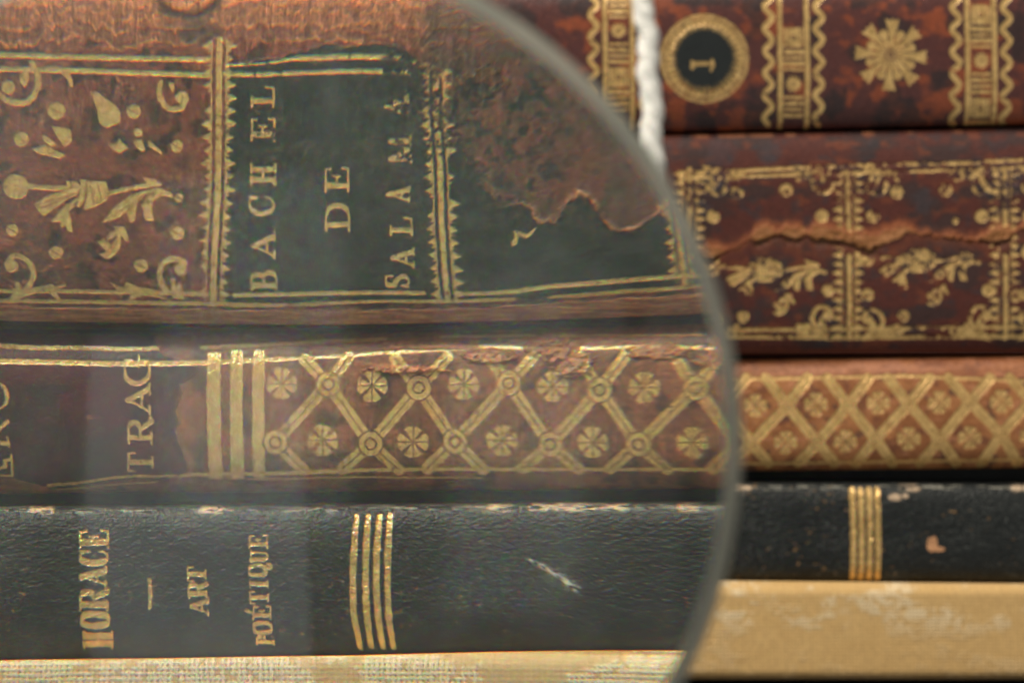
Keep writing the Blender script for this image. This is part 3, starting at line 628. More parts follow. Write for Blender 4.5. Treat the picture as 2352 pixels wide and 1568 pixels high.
    # ---- right hand compartments
    def comp(xa, xb, ox, oy, keep_up):
        s.part('gilt_spray', 'spine'); kk = K2 * 0.70
        T2 = lambda p: (ox + (p[0] - 690) * kk, oy + (p[1] - 200) * kk * .92); spray(s, 'R', T2, kk, keep_up)
        s.poly('R', [T2(p) for p in ((650, 40), (800, 30), (930, 110), (930, 240), (800, 330), (660, 330))])
        for a in range(7):
            for b in range(5): q = T2((690 + a * 36, 80 + b * 50)); s.disc('R', q[0], q[1], 1.5, cut=True)
        for (dx, dy) in ((28, 70), (110, 120), (255, 150), (305, 60), (95, -165), (208, -170), (290, -110), (40, -110)):
            s.part('gilt_dot', 'spine'); s.disc('R', xa + dx, 606 + dy, 14 if dy > 0 else 15)
        for mx, my, cx0, cy0 in ((1, 1, xa + 22, 730), (-1, 1, xb - 24, 722), (1, -1, xa + 30, 428), (-1, -1, xb - 22, 424)):
            s.part('gilt_scroll', 'spine'); Tc = lambda p: (cx0 + mx * p[0] * 16, cy0 - my * p[1] * 16); curl(s, 'R', Tc, 10)
        s.part('gilt_leaves', 'spine')
        for mx, x0_ in ((1, xa + 20), (-1, xb - 20)):
            for yb, sg in ((768, 1), (392, -1)):
                F = lambda p: (x0_ + mx * p[0], yb - sg * p[1])
                s.poly('R', [F(p) for p in ((-6, -14), (8, 6), (40, 12), (78, 26), (84, 20), (70, 8), (96, 12), (90, 2), (50, -4), (20, -10))]); s.line('R', [F((16, 24)), F((22, 0))], [10, 6])
    comp(1598, 1932, 1676 + 250 * K2, 386.8 + 820 * K2, False); comp(1966, 2296, 1676 + 1480 * K2, 386.8 + 745 * K2, False); comp(2326, 2640, 2480, 386.8 + 700 * K2, False)
    s.part('gilt_fillet', 'spine')
    s.line('R', [(1560, 396), (1700, 391), (1949, 379), (2200, 374), (2352, 366), (2600, 358)], 7.5); s.line('R', [(1560, 408), (1700, 404), (1949, 396), (2120, 392), (2352, 384), (2600, 376)], 6.5)
    s.line('R', [(1560, 757), (1700, 757), (1949, 755), (2352, 750), (2600, 746)], 7.5); s.line('R', [(1560, 773), (1700, 773), (1949, 775), (2352, 772), (2600, 768)], 8)
    for xc in (1584, 1949, 2309):
        for off, w in ((0, 11), ):
            s.part('gilt_band', 'spine'); s.line('R', [(xc, 388), (xc + 1, 540)], w); s.line('R', [(xc + 2, 588), (xc + 4, 775)], w)
            s.line('R', [(xc - 14, 392), (xc - 13, 770)], 2); s.line('R', [(xc + 14, 392), (xc + 16, 770)], 2)
            for yy in np.arange(398, 772, 20.7):
                for sd_ in (-1, 1):
                    s.disc('R', xc + sd_ * 22, yy, 6.5); s.line('R', [(xc + sd_ * 22, yy), (xc + sd_ * 33, yy + 1)], [9, 4])
    gp = np.clip(lipR + hol, 0, 1) * R; wm = wm + .5 * gp * (x < 2650)
    wm = wm + .05 * R + .17 * R * ss(.44, .60, fbm(x / 50, y / 50, 120, 3)) + .10 * R * ss(560, 440, y)
    s.finish(root, M_CALF, 0.62, wm, 1.5)
    cover_and_pages(root, -255, 2640, 287, 812, 0.0105, M_BOARD)

# ================================================================== BOOK with the gilt lattice
def book_lattice():
    root = empty('book', (0, 0.0, wz(1090)))
    tag(root, 'tan calf book with gilt diamond lattice and maroon label lettered TRAG', 'book', 'old leather bound books stacked flat')
    top = lin([(-260, 850), (600, 849), (1250, 842), (1720, 824), (2352, 816), (2650, 813)])
    bot = lin([(-260, 1100), (400, 1094), (1250, 1090), (1720, 1084), (2352, 1077), (2650, 1075)])
    s = Spine(-260, 2650, top, bot, lambda X: np.interp(X, [-260, 1300, 2100, 2650], [.0030, .0024, .0012, .0010]), 0.0044, 2.8)
    X, Y = s.cx, s.cyy; L = s.left; x, y = s.X, s.Y
    g5 = fbm(X / 4, Y / 4, 7, 3, .7)
    stv = fbm(X / 4.5, Y / 60, 31, 4, .6)
    c = np.zeros(X.shape + (3,), np.float32) + arr((.20, .074, .038)); c = mixc(c, (.31, .115, .055), ss(.42, .62, fbm(X / 80, Y / 60, 33, 4)) * .8); c = mixc(c, (.11, .052, .035), ss(.45, .7, stv) * .6)
    c = mixc(c, (.04, .028, .02), ss(.60, .68, fbm(X / 46, Y / 46, 35, 4)) * .7)
    c = mixc(c, (.30, .11, .045), ss(.62, .8, fbm(X / 6, Y / 30, 37, 4)) * .5 * ss(1010, 1400, X))
    sc = ridge(X / 40, Y / 26, 39, 5, .022) * ss(1180, 1300, X) * ss(960, 800, Y); sc2 = np.exp(-((Y - (846 + .09 * (X - 930) + 6 * (fbm(X / 20, X * 0, 41, 4) - .5))) / 4) ** 2) * ss(835, 850, X) * ss(1050, 1010, X)
    c = mixc(c, (.46, .17, .075), np.clip(sc * .8 + sc2, 0, .95) * L)
    # rough abraded shoulder
    rs = ss(1.15, .6, np.hypot((X - 1260) / 60, (Y - 800) / 40) + .9 * (fbm(X / 16, Y / 16, 43, 4) - .5)); c = mixc(c, (.40, .17, .09), rs * .7 * L)
    for px, py, pw, ph in ((925, 852, 80, 9), (1120, 822, 60, 16), (1310, 842, 46, 26), (1500, 812, 70, 16), (1640, 830, 50, 22), (1000, 800, 90, 6)):
        q_ = ss(1.15, .75, np.hypot((X - px) / pw, (Y - py) / ph) + 1.3 * (fbm(X / 13, Y / 7, 46, 5, .62) - .5)) * L; c = mixc(c, (.44, .19, .095), q_ * .75); s.H += 1.0 * q_ * fbm(X / 6, Y / 5, 48, 3); rs = np.maximum(rs, q_); s.H += 2 * rs * L * fbm(X / 8, Y / 8, 44, 3)
    # maroon label with a gnawed right edge
    EP = [(-300, 740), (342, 740), (349.5, 790), (370, 817), (395, 826), (449, 845), (449, 856), (428, 872), (408, 883), (414, 902), (399, 943), (408, 968), (399, 987), (406, 1020), (422, 1053), (426, 1088), (300, 1100), (170, 1118), (130, 1126), (63, 1111), (0, 1092), (-300, 1080)]
    P = arr(EP); jx = X + 5 * (fbm(X / 9, Y / 9, 50, 4) - .5); jy = Y + 4 * (fbm(X / 9, Y / 9, 51, 4) - .5)
    ins = np.zeros(X.shape, bool); dd = np.full(X.shape, 1e9, np.float32)
    for a, b in zip(P, np.roll(P, -1, 0)):
        ins ^= ((a[1] > jy) != (b[1] > jy)) & (jx < (b[0] - a[0]) * (jy - a[1]) / (b[1] - a[1] + 1e-9) + a[0])
        ex, ey = b - a; px = jx - a[0]; py = jy - a[1]; t = np.clip((px * ex + py * ey) / (ex * ex + ey * ey), 0, 1); dd = np.minimum(dd, np.hypot(px - t * ex, py - t * ey))
    sd = np.where(ins, -dd, dd); lab = (sd < 0) & L; m = ss(1.2, -1.2, sd) * L
    mar = np.zeros_like(c) + arr((.070, .020, .025)); mar = mixc(mar, (.028, .020, .021), ss(.42, .6, fbm(X / 110, Y / 60, 53, 4)) * .85)
    mar = mixc(mar, (.15, .03, .03), ridge(X / 40, Y / 50, 55, 5, .012) * .35); mar = mixc(mar, (.2, .09, .04), ss(1, .5, np.hypot((X - 203) / 12, (Y - 960) / 7)) * .8)
    c = c * (1 - m[..., None]) + mar * m[..., None]
    lip = np.exp(-((sd - .5) / 1.6) ** 2) * L * (Y > 790); c = mixc(c, (.33, .19, .11), lip * .45); s.H += 1.6 * m + .8 * lip
    # right hand part: brighter tan
    r = np.zeros_like(c) + arr((.27, .098, .032)); r = mixc(r, (.38, .155, .055), ss(.42, .65, fbm(x / 50, y / 30, 60, 4)) * .8); r = mixc(r, (.14, .045, .024), ss(.55, .68, fbm(x / 36, y / 26, 63, 4)) * .7)
    r = mixc(r, (.06, .03, .026), ss(.66, .74, fbm(x / 30, y / 30, 66, 4)) * .7); r = mixc(r, (.48, .20, .10), ss(.6, .72, fbm(x / 26, y / 12, 69, 4)) * .55)
    r = mixc(r, (.30, .10, .045), ss(872, 862, y) * .4); r = mixc(r, (.42, .17, .085), ss(868, 860, y) * ss(.5, .6, fbm(x / 60, y / 10, 68, 3)) * .7)  # strip along the top painted lighter, as if lit from above
    c = np.where(L[..., None], c, r); s.col = c; s.H += .8 * (g5 - .5) + .8 * (stv - .5) * L
    k = s.part('title_label', None, 'dark maroon leather label with ragged right edge'); s.pid[lab] = k; s.lab = lab.astype(np.float32)
    T = lambda p: (p[0] * K1, 773.6 + p[1] * K1)
    s.part('gilt_fillet', 'title_label')
    s.line('L', [T(p) for p in ((-200, 88), (0, 92), (300, 108), (650, 104), (1000, 116), (1300, 110))], 9.5); s.line('L', [T(p) for p in ((-200, 210), (0, 215), (400, 220), (900, 232), (1300, 232), (1640, 225))], 12)
    s.line('L', [T(p) for p in ((390, 1250), (600, 1232), (780, 1208), (920, 1185), (1100, 1172), (1450, 1168))], 6.5); s.line('L', [T(p) for p in ((470, 1285), (700, 1268), (1000, 1236), (1300, 1222))], 2.6)
    s.part('gilt_fillet', 'spine')
    s.line('L', [(457, 802), (560, 799), (700, 791), (875, 783)], [8, 9, 8, 8]); s.line('L', [T(p) for p in ((1640, 225), (1900, 218), (2352, 188))], 10); s.line('L', [(620, 829), (700, 824), (800, 818), (870, 813)], 8)
    s.line('L', [(880, 813), (960, 809), (1030, 804), (1120, 799), (1180, 802), (1300, 803), (1480, 800), (1640, 802), (1760, 806)], 9); s.line('L', [(1000, 779), (1180, 776), (1600, 775)], 4)
    s.line('L', [(410, 1093), (500, 1090), (650, 1087), (850, 1080), (1030, 1078), (1300, 1079), (1700, 1080)], 8); s.line('L', [(560, 1102), (800, 1097), (1100, 1099)], 3)
    for pts, w in (([(486, 812), (486, 900), (488, 1000), (490, 1100)], 31), ([(537, 806), (538, 900), (539, 1000), (540, 1102)], 29), ([(588, 806), (588, 900), (589, 1000), (590, 1098)], 27)):
        s.part('gilt_band', 'spine'); s.poly('L', [(a - w / 2, b) for a, b in pts] + [(a + w / 2, b) for a, b in pts[::-1]])
    # letters
    s.part('gilt_word', 'title_label', 'gilt word TRAG')
    for ch, a, b, c0, c1 in (('T', 289, 349, 1036, 1088), ('R', 290, 347, 957, 1022), ('A', 285, 343, 883, 952), ('G', 280, 342, 818, 893)): letter(s, 'L', ch, a, b, c0, c1, 11.5, 5.2)
    s.part('gilt_word', 'title_label', 'end of a gilt word cut off by the frame')
    s.curve('L', [(0, 884), (11, 896), (14, 915), (10, 930), (-4, 940)], [6, 9, 9, 7, 4]); s.line('L', [(15, 969), (-6, 990)], [9, 6]); s.line('L', [(16, 1005), (19, 1028)], 4); s.line('L', [(-6, 1018), (18, 1020)], 9)
    s.line('L', [(20, 1056), (8, 1060), (10, 1072), (-6, 1080)], [7, 8, 8, 6]); s.line('L', [(24, 1046), (26, 1094), (0, 1092)], 4.5)
    # lattice, magnified half
    tops = [(748.8, 883), (956.3, 892), (1163, 881), (1371, 897), (1591, 893)]; bots = [(628, 1016), (846, 1020), (1039.4, 1015), (1257.7, 1021.7), (1459, 1021.7), (1690, 1022)]
    W = 27; straps = []
    for i, t in enumerate(tops): straps += [(t, bots[i]), (t, bots[i + 1]), (t, (t[0] - 56, 826 - (12 if i > 1 else 0))), (t, (t[0] + (44 if i == 0 else 64), 826 - (16 if i > 1 else 4)))]
    for i, b in enumerate(bots): straps += [(b, (b[0] - 66, 1077))] * (i > 0) + [(b, (b[0] + 62, 1079))]
    s.part('gilt_lattice', 'spine')
    for a, b in straps: strap(s, 'L', a, b, W)
    for a, b in straps: strap_groove(s, 'L', a, b, W)
    for i, (a, b) in enumerate(straps):
        if i % 3 == 0: q = arr(a) * .6 + arr(b) * .4; s.line('L', [(q[0] - 12, q[1] - 5), (q[0] + 12, q[1] + 4)], 1.8, cut=True)
    for a, b in tops + bots: s.part('gilt_knot', 'spine'); knot(s, 'L', a, b, 27)
    rs_ = np.random.RandomState(4)
    for a, b in ((641.4, 883), (849, 887), (1060, 883), (1263, 889), (1473, 891.5), (736.5, 1011), (943.5, 1016), (1148, 1012), (1355, 1017.6), (1582.5, 1017.6)):
        s.part('gilt_flower', 'spine'); fleuron(s, 'L', a, b, 35, rs_)
    # lattice, unmagnified half
    tr = [(1387, 934), (1528, 934), (1669, 933), (1809.8, 931), (1950.6, 930), (2090, 928), (2230.6, 923), (2371, 920), (2512, 918), (2653, 916)]; brt = [(1446, 1022), (1587, 1020), (1728, 1018), (1880, 1016), (2013.8, 1008), (2161.7, 1009), (2302.5, 997), (2443, 996), (2584, 996)]
    W = 23; st = []
    for i, t in enumerate(tr):
        if i > 0: st.append((t, brt[i - 1]))
        if i < len(brt): st.append((t, brt[i]))
        st += [(t, (t[0] - 48, 868)), (t, (t[0] + 48, 868))]
    for b in brt: st += [(b, (b[0] - 42, 1064)), (b, (b[0] + 42, 1064))]
    s.part('gilt_lattice', 'spine')
    for a, b in st: strap(s, 'R', a, b, W)
    for a, b in st: strap_groove(s, 'R', a, b, 12)
    for a, b in tr + brt: s.part('gilt_knot', 'spine'); s.disc('R', a, b, 19); s.disc('R', a, b, 15, 13.4, cut=True); s.disc('R', a, b, 7, 5.5, cut=True)
    for a, b in [(1458, 936), (1598, 934), (1736.5, 930), (1877, 929), (2019.5, 924), (2160, 924), (2302.5, 922), (2441, 920), (2582, 918)] + [(1527, 1018), (1667, 1017), (1807, 1016), (1945, 1013.5), (2090, 1007), (2230.7, 1005), (2372, 1000), (2513, 998)]:
        s.part('gilt_flower', 'spine'); fleuron(s, 'R', a, b, 26, rs_)
    s.part('gilt_fillet', 'spine'); s.line('R', [(1300, 876), (1700, 871), (2078, 863), (2352, 874), (2640, 876)], 6); s.line('R', [(1300, 1070), (1750, 1066), (2352, 1056), (2640, 1052)], 6)
    wm = .16 * np.clip(sc + sc2 + rs, 0, 1) * L * 2 + .10 * ss(835, 815, Y) * (X > 620) * L + .10 * ss(1300, 1500, X) * L + .10 * (~L) * ss(.55, .66, fbm(x / 40, y / 30, 71, 3)) - .10 * ((X > 465) & (X < 610) & L)
    s.finish(root, M_TAN, 0.48, wm, 1.3)
    cover_and_pages(root, -255, 2640, 813, 1083, 0.0125, M_BOARD)

# ================================================================== BLACK BOOK
def book_black():
    root = empty('book', (0, 0.0, wz(1338)))
    tag(root, 'black leather book with gilt lettering HORACE ART POETIQUE, lowest of the stack', 'book', 'old leather bound books stacked flat')
    top = lin([(-260, 1115), (600, 1113), (1250, 1108), (1720, 1110), (2352, 1112), (2650, 1112)])
    bot = lin([(-260, 1350), (450, 1349), (730, 1345), (990, 1337), (1200, 1331), (1500, 1334), (1720, 1337), (2352, 1343), (2650, 1345)])
    s = Spine(-260, 2650, top, bot, lambda X: np.interp(X, [-260, 1300, 1700, 2650], [.0026, .0024, .0016, .0016]), .0036, 3.3)
    X, Y = s.cx, s.cyy; L = s.left; x, y = s.X, s.Y
    # grain: elongated creases running along the book
    q = fbm(X / 26, Y / 26, 3, 3)
    g1 = fbm(X / 15 + 1.5 * q, Y / 5.5, 5, 4, .6); g2 = fbm(X / 5, Y / 3.2, 8, 3, .6); g3 = 1 - np.abs(2 * fbm(X / 13, Y / 7, 10, 4, .6) - 1)
    amt = ss(1500, 1350, Y) * .8 + .35
    s.H += (2.0 * (g3 - .8) + 1.7 * (g1 - .5)) * amt + .9 * (g2 - .5)
    c = np.zeros(X.shape + (3,), np.float32) + arr((.0125, .0145, .0145)); c = mixc(c, (.04, .043, .042), ss(.55, .8, g2) * .5)
    c = mixc(c, (.13, .135, .125), ss(.60, .76, fbm(X / 3.4, Y / 2.6, 12, 3)) * ss(.40, .62, fbm(X / 80, Y / 26, 13, 3)) * .45); hl = ridge(X / 60, Y / 9, 61, 4, .018); c = mixc(c, (.12, .12, .11), hl * .35 * ss(.42, .6, fbm(X / 120, Y / 40, 62, 3)))
    # rubbed upper joint, bare tan patches
    yj = np.interp(X, [-200, 0, 150, 700, 1300, 1700], [1166, 1168, 1172, 1168, 1162, 1164]); yj = np.where(L, yj + 3, 1121) + 3 * (fbm(X / 60, X * 0, 15, 3) - .5)
    sw = np.where(L, 6.5, 4.5); st = fbm(X / 26, Y / 2.6, 17, 4, .6); jn = np.exp(-((Y - yj) / sw) ** 2)
    c = mixc(c, (.34, .32, .26), jn * ss(.5, .62, st) * .7)
    patch = ss(.56, .64, fbm(X / 55, X * 0, 19, 3))
    patch = patch * np.where(L, .0, 1)
    for px, pw in ((92, 34), (490, 46), (1140, 34), (1230, 30), (1310, 60), (1400, 40), (1570, 30)): patch = np.maximum(patch, L * ss(1.0, .6, np.abs(X - px) / pw))
    jp = np.exp(-((Y - yj - 1) / (sw * .95 + 1.5 * patch)) ** 2); c = mixc(c, (.58, .42, .28), np.clip(jp * patch * ss(.40, .52, fbm(X / 20, Y / 3, 21, 4)) * 1.4, 0, .95)); s.H += 1.5 * jp * patch
    # diagonal scrape
    u = (X - 1207) * .84 + (Y - 1280) * .54; v = -(X - 1207) * .54 + (Y - 1280) * .84
    scp = ss(-6, 10, u) * ss(150, 125, u) * np.exp(-((v + .0 * u) / (4 + 5 * ss(0, 90, u))) ** 2) * ss(.46, .56, fbm(u / 12, v / 3, 25, 4)); c = mixc(c, (.62, .6, .5), scp * .85 * L)
    # ochre specks
    spk = ss(.73, .79, fbm(X / 9, Y / 8, 27, 3)) * ss(.5, .62, fbm(X / 130, Y / 60, 28, 3)); c = mixc(c, (.30, .17, .07), spk * .6)
    for bx, by, w_, h_ in ((2145, 1250, 13, 18), (2158, 1262, 17, 6), (2060, 1143, 16, 8), (2084, 1140, 7, 5)):
        c = mixc(c, (.55, .28, .14) if by > 1200 else (.5, .36, .24), ss(1.1, .8, np.hypot((x - bx) / w_, (y - by) / h_) + .5 * (fbm(x / 9, y / 9, 29, 3) - .5)) * (~L) * .95)
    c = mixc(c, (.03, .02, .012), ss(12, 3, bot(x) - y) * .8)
    s.col = c
    def word(lbl, rows, Tk, tk):
        s.part('gilt_word', 'spine', lbl)
        for ch, a, b, c0, c1 in rows: letter(s, 'L', ch, a, b, c0, c1, Tk, tk)
    word('gilt word HORACE', [('H', 187, 256, 1446, 1490), ('O', 182, 248, 1402, 1443), ('R', 179, 246, 1346, 1403), ('A', 178, 243, 1300, 1345), ('C', 179, 246, 1260, 1300), ('E', 179, 247, 1214, 1259)], 15, 5.5)
    s.part('gilt_dash', 'spine'); s.line('L', [(341, 1331), (342, 1360), (341, 1394)], [9, 8.5, 8])
    word('gilt word ART', [('A', 431, 476, 1371, 1411), ('R', 428, 473, 1333, 1374), ('T', 426, 471, 1298, 1337)], 11, 4.5)
    word('gilt word POETIQUE', [('P', 583, 624, 1456, 1482), ('O', 576, 620, 1424, 1458), ('E', 576, 619, 1388, 1423), ('T', 568, 613, 1354, 1389), ('I', 569, 613, 1328, 1352), ('Q', 566, 611, 1292, 1326), ('U', 571, 613, 1261, 1293), ('E', 567, 611, 1226, 1259)], 9.5, 4)
    s.line('L', [(574, 1406), (562, 1401)], [4, 10])
    for pts in ([(813, 1186), (809, 1252), (805.6, 1334), (808.6, 1417), (820, 1485)], [(840, 1186), (836.6, 1252), (835, 1334), (838, 1417), (845, 1484)], [(866, 1186), (861.8, 1252), (859.5, 1334), (863.4, 1417), (872, 1484)], [(890, 1184), (887, 1252), (885.8, 1334), (888, 1417), (895.5, 1484)]):
        s.part('gilt_line', 'spine'); s.curve('L', pts, [12, 15, 14, 15, 12], 8)
    for xc in (1962, 1981, 2000, 2019): s.part('gilt_line', 'spine'); s.curve('R', [(xc - 1, 1126), (xc, 1180), (xc + 1, 1250), (xc + 1, 1334)], 13, 6)
    wm = -.06 * (X > 0) + .10 * np.exp(-((Y - 1480) / 25) ** 2) * L
    s.finish(root, M_BLACK, 0.50, wm, 1.6)
    cover_and_pages(root, -255, 2640, 1084, 1333, 0.0110, M_BOARDB)

# ================================================================== CLOTH
def cloth():
    root = empty('cloth_covered_board', (0, 0.0, wz(1562)))
    tag(root, 'beige woven cloth with pale patches covering the board that carries the books', 'cloth covered board')
    x = np.arange(-420, 2800, 1.5, dtype=np.float32); yt = 1341.0; yb = 1561.0; topx = lambda q: np.interp(q, [-420, 450, 730, 990, 1200, 1500, 1720, 2352, 2800], [1350, 1350, 1346, 1337, 1331, 1334, 1337, 1343, 1346])
    y = np.arange(yt, yb, 1.5, dtype=np.float32); X, Y = np.meshgrid(x, y)
    Y = yb - (yb - Y) * (yb - topx(X)) / (yb - yt); Y = Y.astype(np.float32)
    P_ = 8.2; wxp = X + 2.2 * (fbm(X / 60, Y / 60, 3, 3) - .5) + 1.2 * fbm(X / 9, Y / 9, 5, 2); wyp = Y + 2.2 * (fbm(X / 60, Y / 60, 6, 3) - .5) + 1.2 * fbm(X / 9, Y / 9, 8, 2)
    cxn = np.abs(np.sin(np.pi * wxp / P_)); cyn = np.abs(np.sin(np.pi * wyp / P_))
    th = np.maximum(cxn, cyn); hole = ss(.62, .30, th)
    ci = np.floor(wxp / P_); ri = np.floor(wyp / P_)
    mot = fbm(ci / 12, ri / 6, 11, 4, .55); mot2 = fbm(ci / 5, ri / 4, 14, 3)
    pale = ss(.485, .555, mot * .7 + mot2 * .3 + .035 * (X < 1300)) * (vn(ci / 1.0, ri / 1.0, 17) > .10)
    c = np.zeros(X.shape + (3,), np.float32) + arr((.63, .41, .175)); c = mixc(c, (.57, .355, .14), fbm(X / 40, Y / 20, 19, 4) * .8); c = mixc(c, (.70, .55, .34), .45 * (X < 1300)); c = mixc(c, (.82, .68, .46), pale * np.where(X < 1300, .95, .62 * (.25 + .75 * ss(1470, 1400, Y)) * ss(.2, .6, fbm(X / 22, Y / 16, 27, 3))))
    c = mixc(c, (.30, .20, .11), hole * (.55 + .4 * pale) * np.where(X < 1300, 1, .4)); c = mixc(c, (.45, .28, .12), ss(.55, .75, vn(wxp / 2.0, wyp / 18, 23)) * .3)
    H = .5 * (cxn * cyn) + .7 * pale * (1 - hole) - 1.3 * hole * (.3 + pale) + .8 * fbm(X / 4, Y / 4, 25, 3)
    r = 26.0
    d0 = np.clip((yt + r - Y) / r, 0, 1); d1 = np.clip((Y - (yb - r)) / r, 0, 1); e = np.maximum(d0 * .999, d1 * .999)
    py = -0.0010 + (r * (1 - np.sqrt(1 - e * e)) * K) - H * K
    Pt = np.stack([np.broadcast_to(wx(X), py.shape), py, wz(Y)], -1).astype(np.float64)
    # top face running back under the books and bottom face
    P0, P1 = Pt[:1].copy(), Pt[-1:].copy()
    def rowat(z, yy): r_ = (P0 if z is None else P1).copy(); r_[..., 1] = yy; return r_
    Pt = np.concatenate([rowat(None, .13), rowat(None, .02), Pt, rowat(wz(yb), .02), rowat(wz(yb), .13)], 0)
    pad = lambda a: np.concatenate([a[:1], a[:1], a, a[-1:], a[-1:]], 0); c = pad(c)
    R, C = Pt.shape[:2]; idx = np.arange(R * C, dtype=np.int32).reshape(R, C)
    F = np.stack([idx[:-1, :-1], idx[1:, :-1], idx[1:, 1:], idx[:-1, 1:]], -1).reshape(-1, 4)
    m, nt, p = new_mat('woven_cloth'); a = nt.nodes.new('ShaderNodeAttribute'); a.attribute_name = 'leather_colour'
    tc = nt.nodes.new('ShaderNodeTexCoord'); n = nt.nodes.new('ShaderNodeTexNoise'); n.inputs['Scale'].default_value = 2500; nt.links.new(tc.outputs['Object'], n.inputs['Vector'])
    mr = nt.nodes.new('ShaderNodeMapRange'); mr.inputs['To Min'].default_value = .8; mr.inputs['To Max'].default_value = 1.2; nt.links.new(n.outputs['Fac'], mr.inputs['Value'])
    mu = nt.nodes.new('ShaderNodeMix'); mu.data_type = 'RGBA'; mu.blend_type = 'MULTIPLY'; mu.inputs['Factor'].default_value = 1; nt.links.new(a.outputs['Color'], mu.inputs['A']); nt.links.new(mr.outputs['Result'], mu.inputs['B'])
    nt.links.new(mu.outputs['Result'], p.inputs['Base Color']); p.inputs['Roughness'].default_value = .9; p.inputs['Specular IOR Level'].default_value = .1; p.inputs['Sheen Weight'].default_value = .15
    mesh_obj('cloth', Pt.reshape(-1, 3), F, m, root, True, c.reshape(-1, 3))
    box('board', wx(-410), wx(2790), .004, .128, wz(yb) + .001, wz(yt) - .002, M_TABLE, root, .0005)

# ================================================================== LENS
def lens():
    root = empty('magnifying_lens', tuple(LC))
    tag(root, 'large round magnifying lens with frosted grey edge held before the book spines', 'magnifying lens')
    g = bpy.data.materials.new('lens_glass'); g.use_nodes = True; nt = g.node_tree; N = nt.nodes; L = nt.links
    N.remove(N['Principled BSDF']); out = N['Material Output']
    # dispersion: red, green and blue each with its own refractive index
    prev = None
    for colr, ior in (((.98, 0, 0, 1), IOR - .0026), ((0, .995, 0, 1), IOR), ((0, 0, .96, 1), IOR + .0032)):
        b = N.new('ShaderNodeBsdfRefraction'); b.inputs['Color'].default_value = colr; b.inputs['IOR'].default_value = ior; b.inputs['Roughness'].default_value = 0
        if prev is None: prev = b.outputs[0]
        else: a = N.new('ShaderNodeAddShader'); L.new(prev, a.inputs[0]); L.new(b.outputs[0], a.inputs[1]); prev = a.outputs[0]
    gl = N.new('ShaderNodeBsdfGlossy'); gl.inputs['Roughness'].default_value = 0.0; gl.inputs['Color'].default_value = (1, 1, 1, 1)
    fr = N.new('ShaderNodeFresnel'); fr.inputs['IOR'].default_value = IOR
    mx = N.new('ShaderNodeMixShader'); L.new(fr.outputs[0], mx.inputs[0]); L.new(prev, mx.inputs[1]); L.new(gl.outputs[0], mx.inputs[2])
    # thin film of dust, also standing in for the milky veil of reflections
    tc = N.new('ShaderNodeTexCoord'); n = N.new('ShaderNodeTexNoise'); n.inputs['Scale'].default_value = 38; n.inputs['Detail'].default_value = 5; L.new(tc.outputs['Object'], n.inputs['Vector'])
    mr = N.new('ShaderNodeMapRange'); mr.inputs['From Min'].default_value = .35; mr.inputs['From Max'].default_value = .7; mr.inputs['To Min'].default_value = .006; mr.inputs['To Max'].default_value = .020; L.new(n.outputs['Fac'], mr.inputs['Value'])
    mp = N.new('ShaderNodeMapping'); mp.inputs['Rotation'].default_value = (0, math.radians(-28), 0); mp.inputs['Scale'].default_value = (34, 20, 9); L.new(tc.outputs['Object'], mp.inputs['Vector'])
    sn = N.new('ShaderNodeTexNoise'); sn.inputs['Scale'].default_value = 1.0; sn.inputs['Detail'].default_value = 2.5; sn.inputs['Distortion'].default_value = 1.3; L.new(mp.outputs[0], sn.inputs['Vector'])
    sr = N.new('ShaderNodeMapRange'); sr.interpolation_type = 'SMOOTHSTEP'; sr.inputs['From Min'].default_value = .535; sr.inputs['From Max'].default_value = .585; sr.inputs['To Min'].default_value = 0; sr.inputs['To Max'].default_value = .016; L.new(sn.outputs['Fac'], sr.inputs['Value'])  # smudge streaks painted in to imitate curved glare
    n3 = N.new('ShaderNodeTexNoise'); n3.inputs['Scale'].default_value = 1100; n3.inputs['Detail'].default_value = 1; L.new(tc.outputs['Object'], n3.inputs['Vector'])
    s3 = N.new('ShaderNodeMapRange'); s3.inputs['From Min'].default_value = .70; s3.inputs['From Max'].default_value = .76; s3.inputs['To Min'].default_value = 0; s3.inputs['To Max'].default_value = .12; L.new(n3.outputs['Fac'], s3.inputs['Value'])
    a1 = N.new('ShaderNodeMath'); a1.operation = 'ADD'; L.new(mr.outputs[0], a1.inputs[0]); L.new(sr.outputs[0], a1.inputs[1])
    a2 = N.new('ShaderNodeMath'); a2.operation = 'ADD'; L.new(a1.outputs[0], a2.inputs[0]); L.new(s3.outputs[0], a2.inputs[1]); mr = a2
    df = N.new('ShaderNodeBsdfDiffuse'); df.inputs['Color'].default_value = (.8, .86, .84, 1)
    m2 = N.new('ShaderNodeMixShader'); L.new(mr.outputs[0], m2.inputs[0]); L.new(mx.outputs[0], m2.inputs[1]); L.new(df.outputs[0], m2.inputs[2]); L.new(m2.outputs[0], out.inputs['Surface'])
    chw = 0.0019; ri = LRAD - chw
    sf = RF - math.sqrt(RF ** 2 - LRAD ** 2); sb = RB - math.sqrt(RB ** 2 - LRAD ** 2)
    prof = []
    nr = 150
    def yf(r): return -EDGE / 2 - sf + RF - math.sqrt(RF ** 2 - r * r)
    def yb(r): return EDGE / 2 + sb - RB + math.sqrt(RB ** 2 - r * r)
    prof = [(ri * i / nr, yf(ri * i / nr)) for i in range(nr + 1)]
    edge = [(ri, yf(ri)), (ri + chw * .5, yf(ri) + .0006), (LRAD - .0002, yf(ri) + .0016), (LRAD, yf(ri) + .0019), (LRAD, EDGE / 2 - .0002), (LRAD - .0003, EDGE / 2 + .0001)]
    rb = LRAD - .0003
    back = [(rb * i / nr, yb(rb * i / nr)) for i in range(nr, -1, -1)]
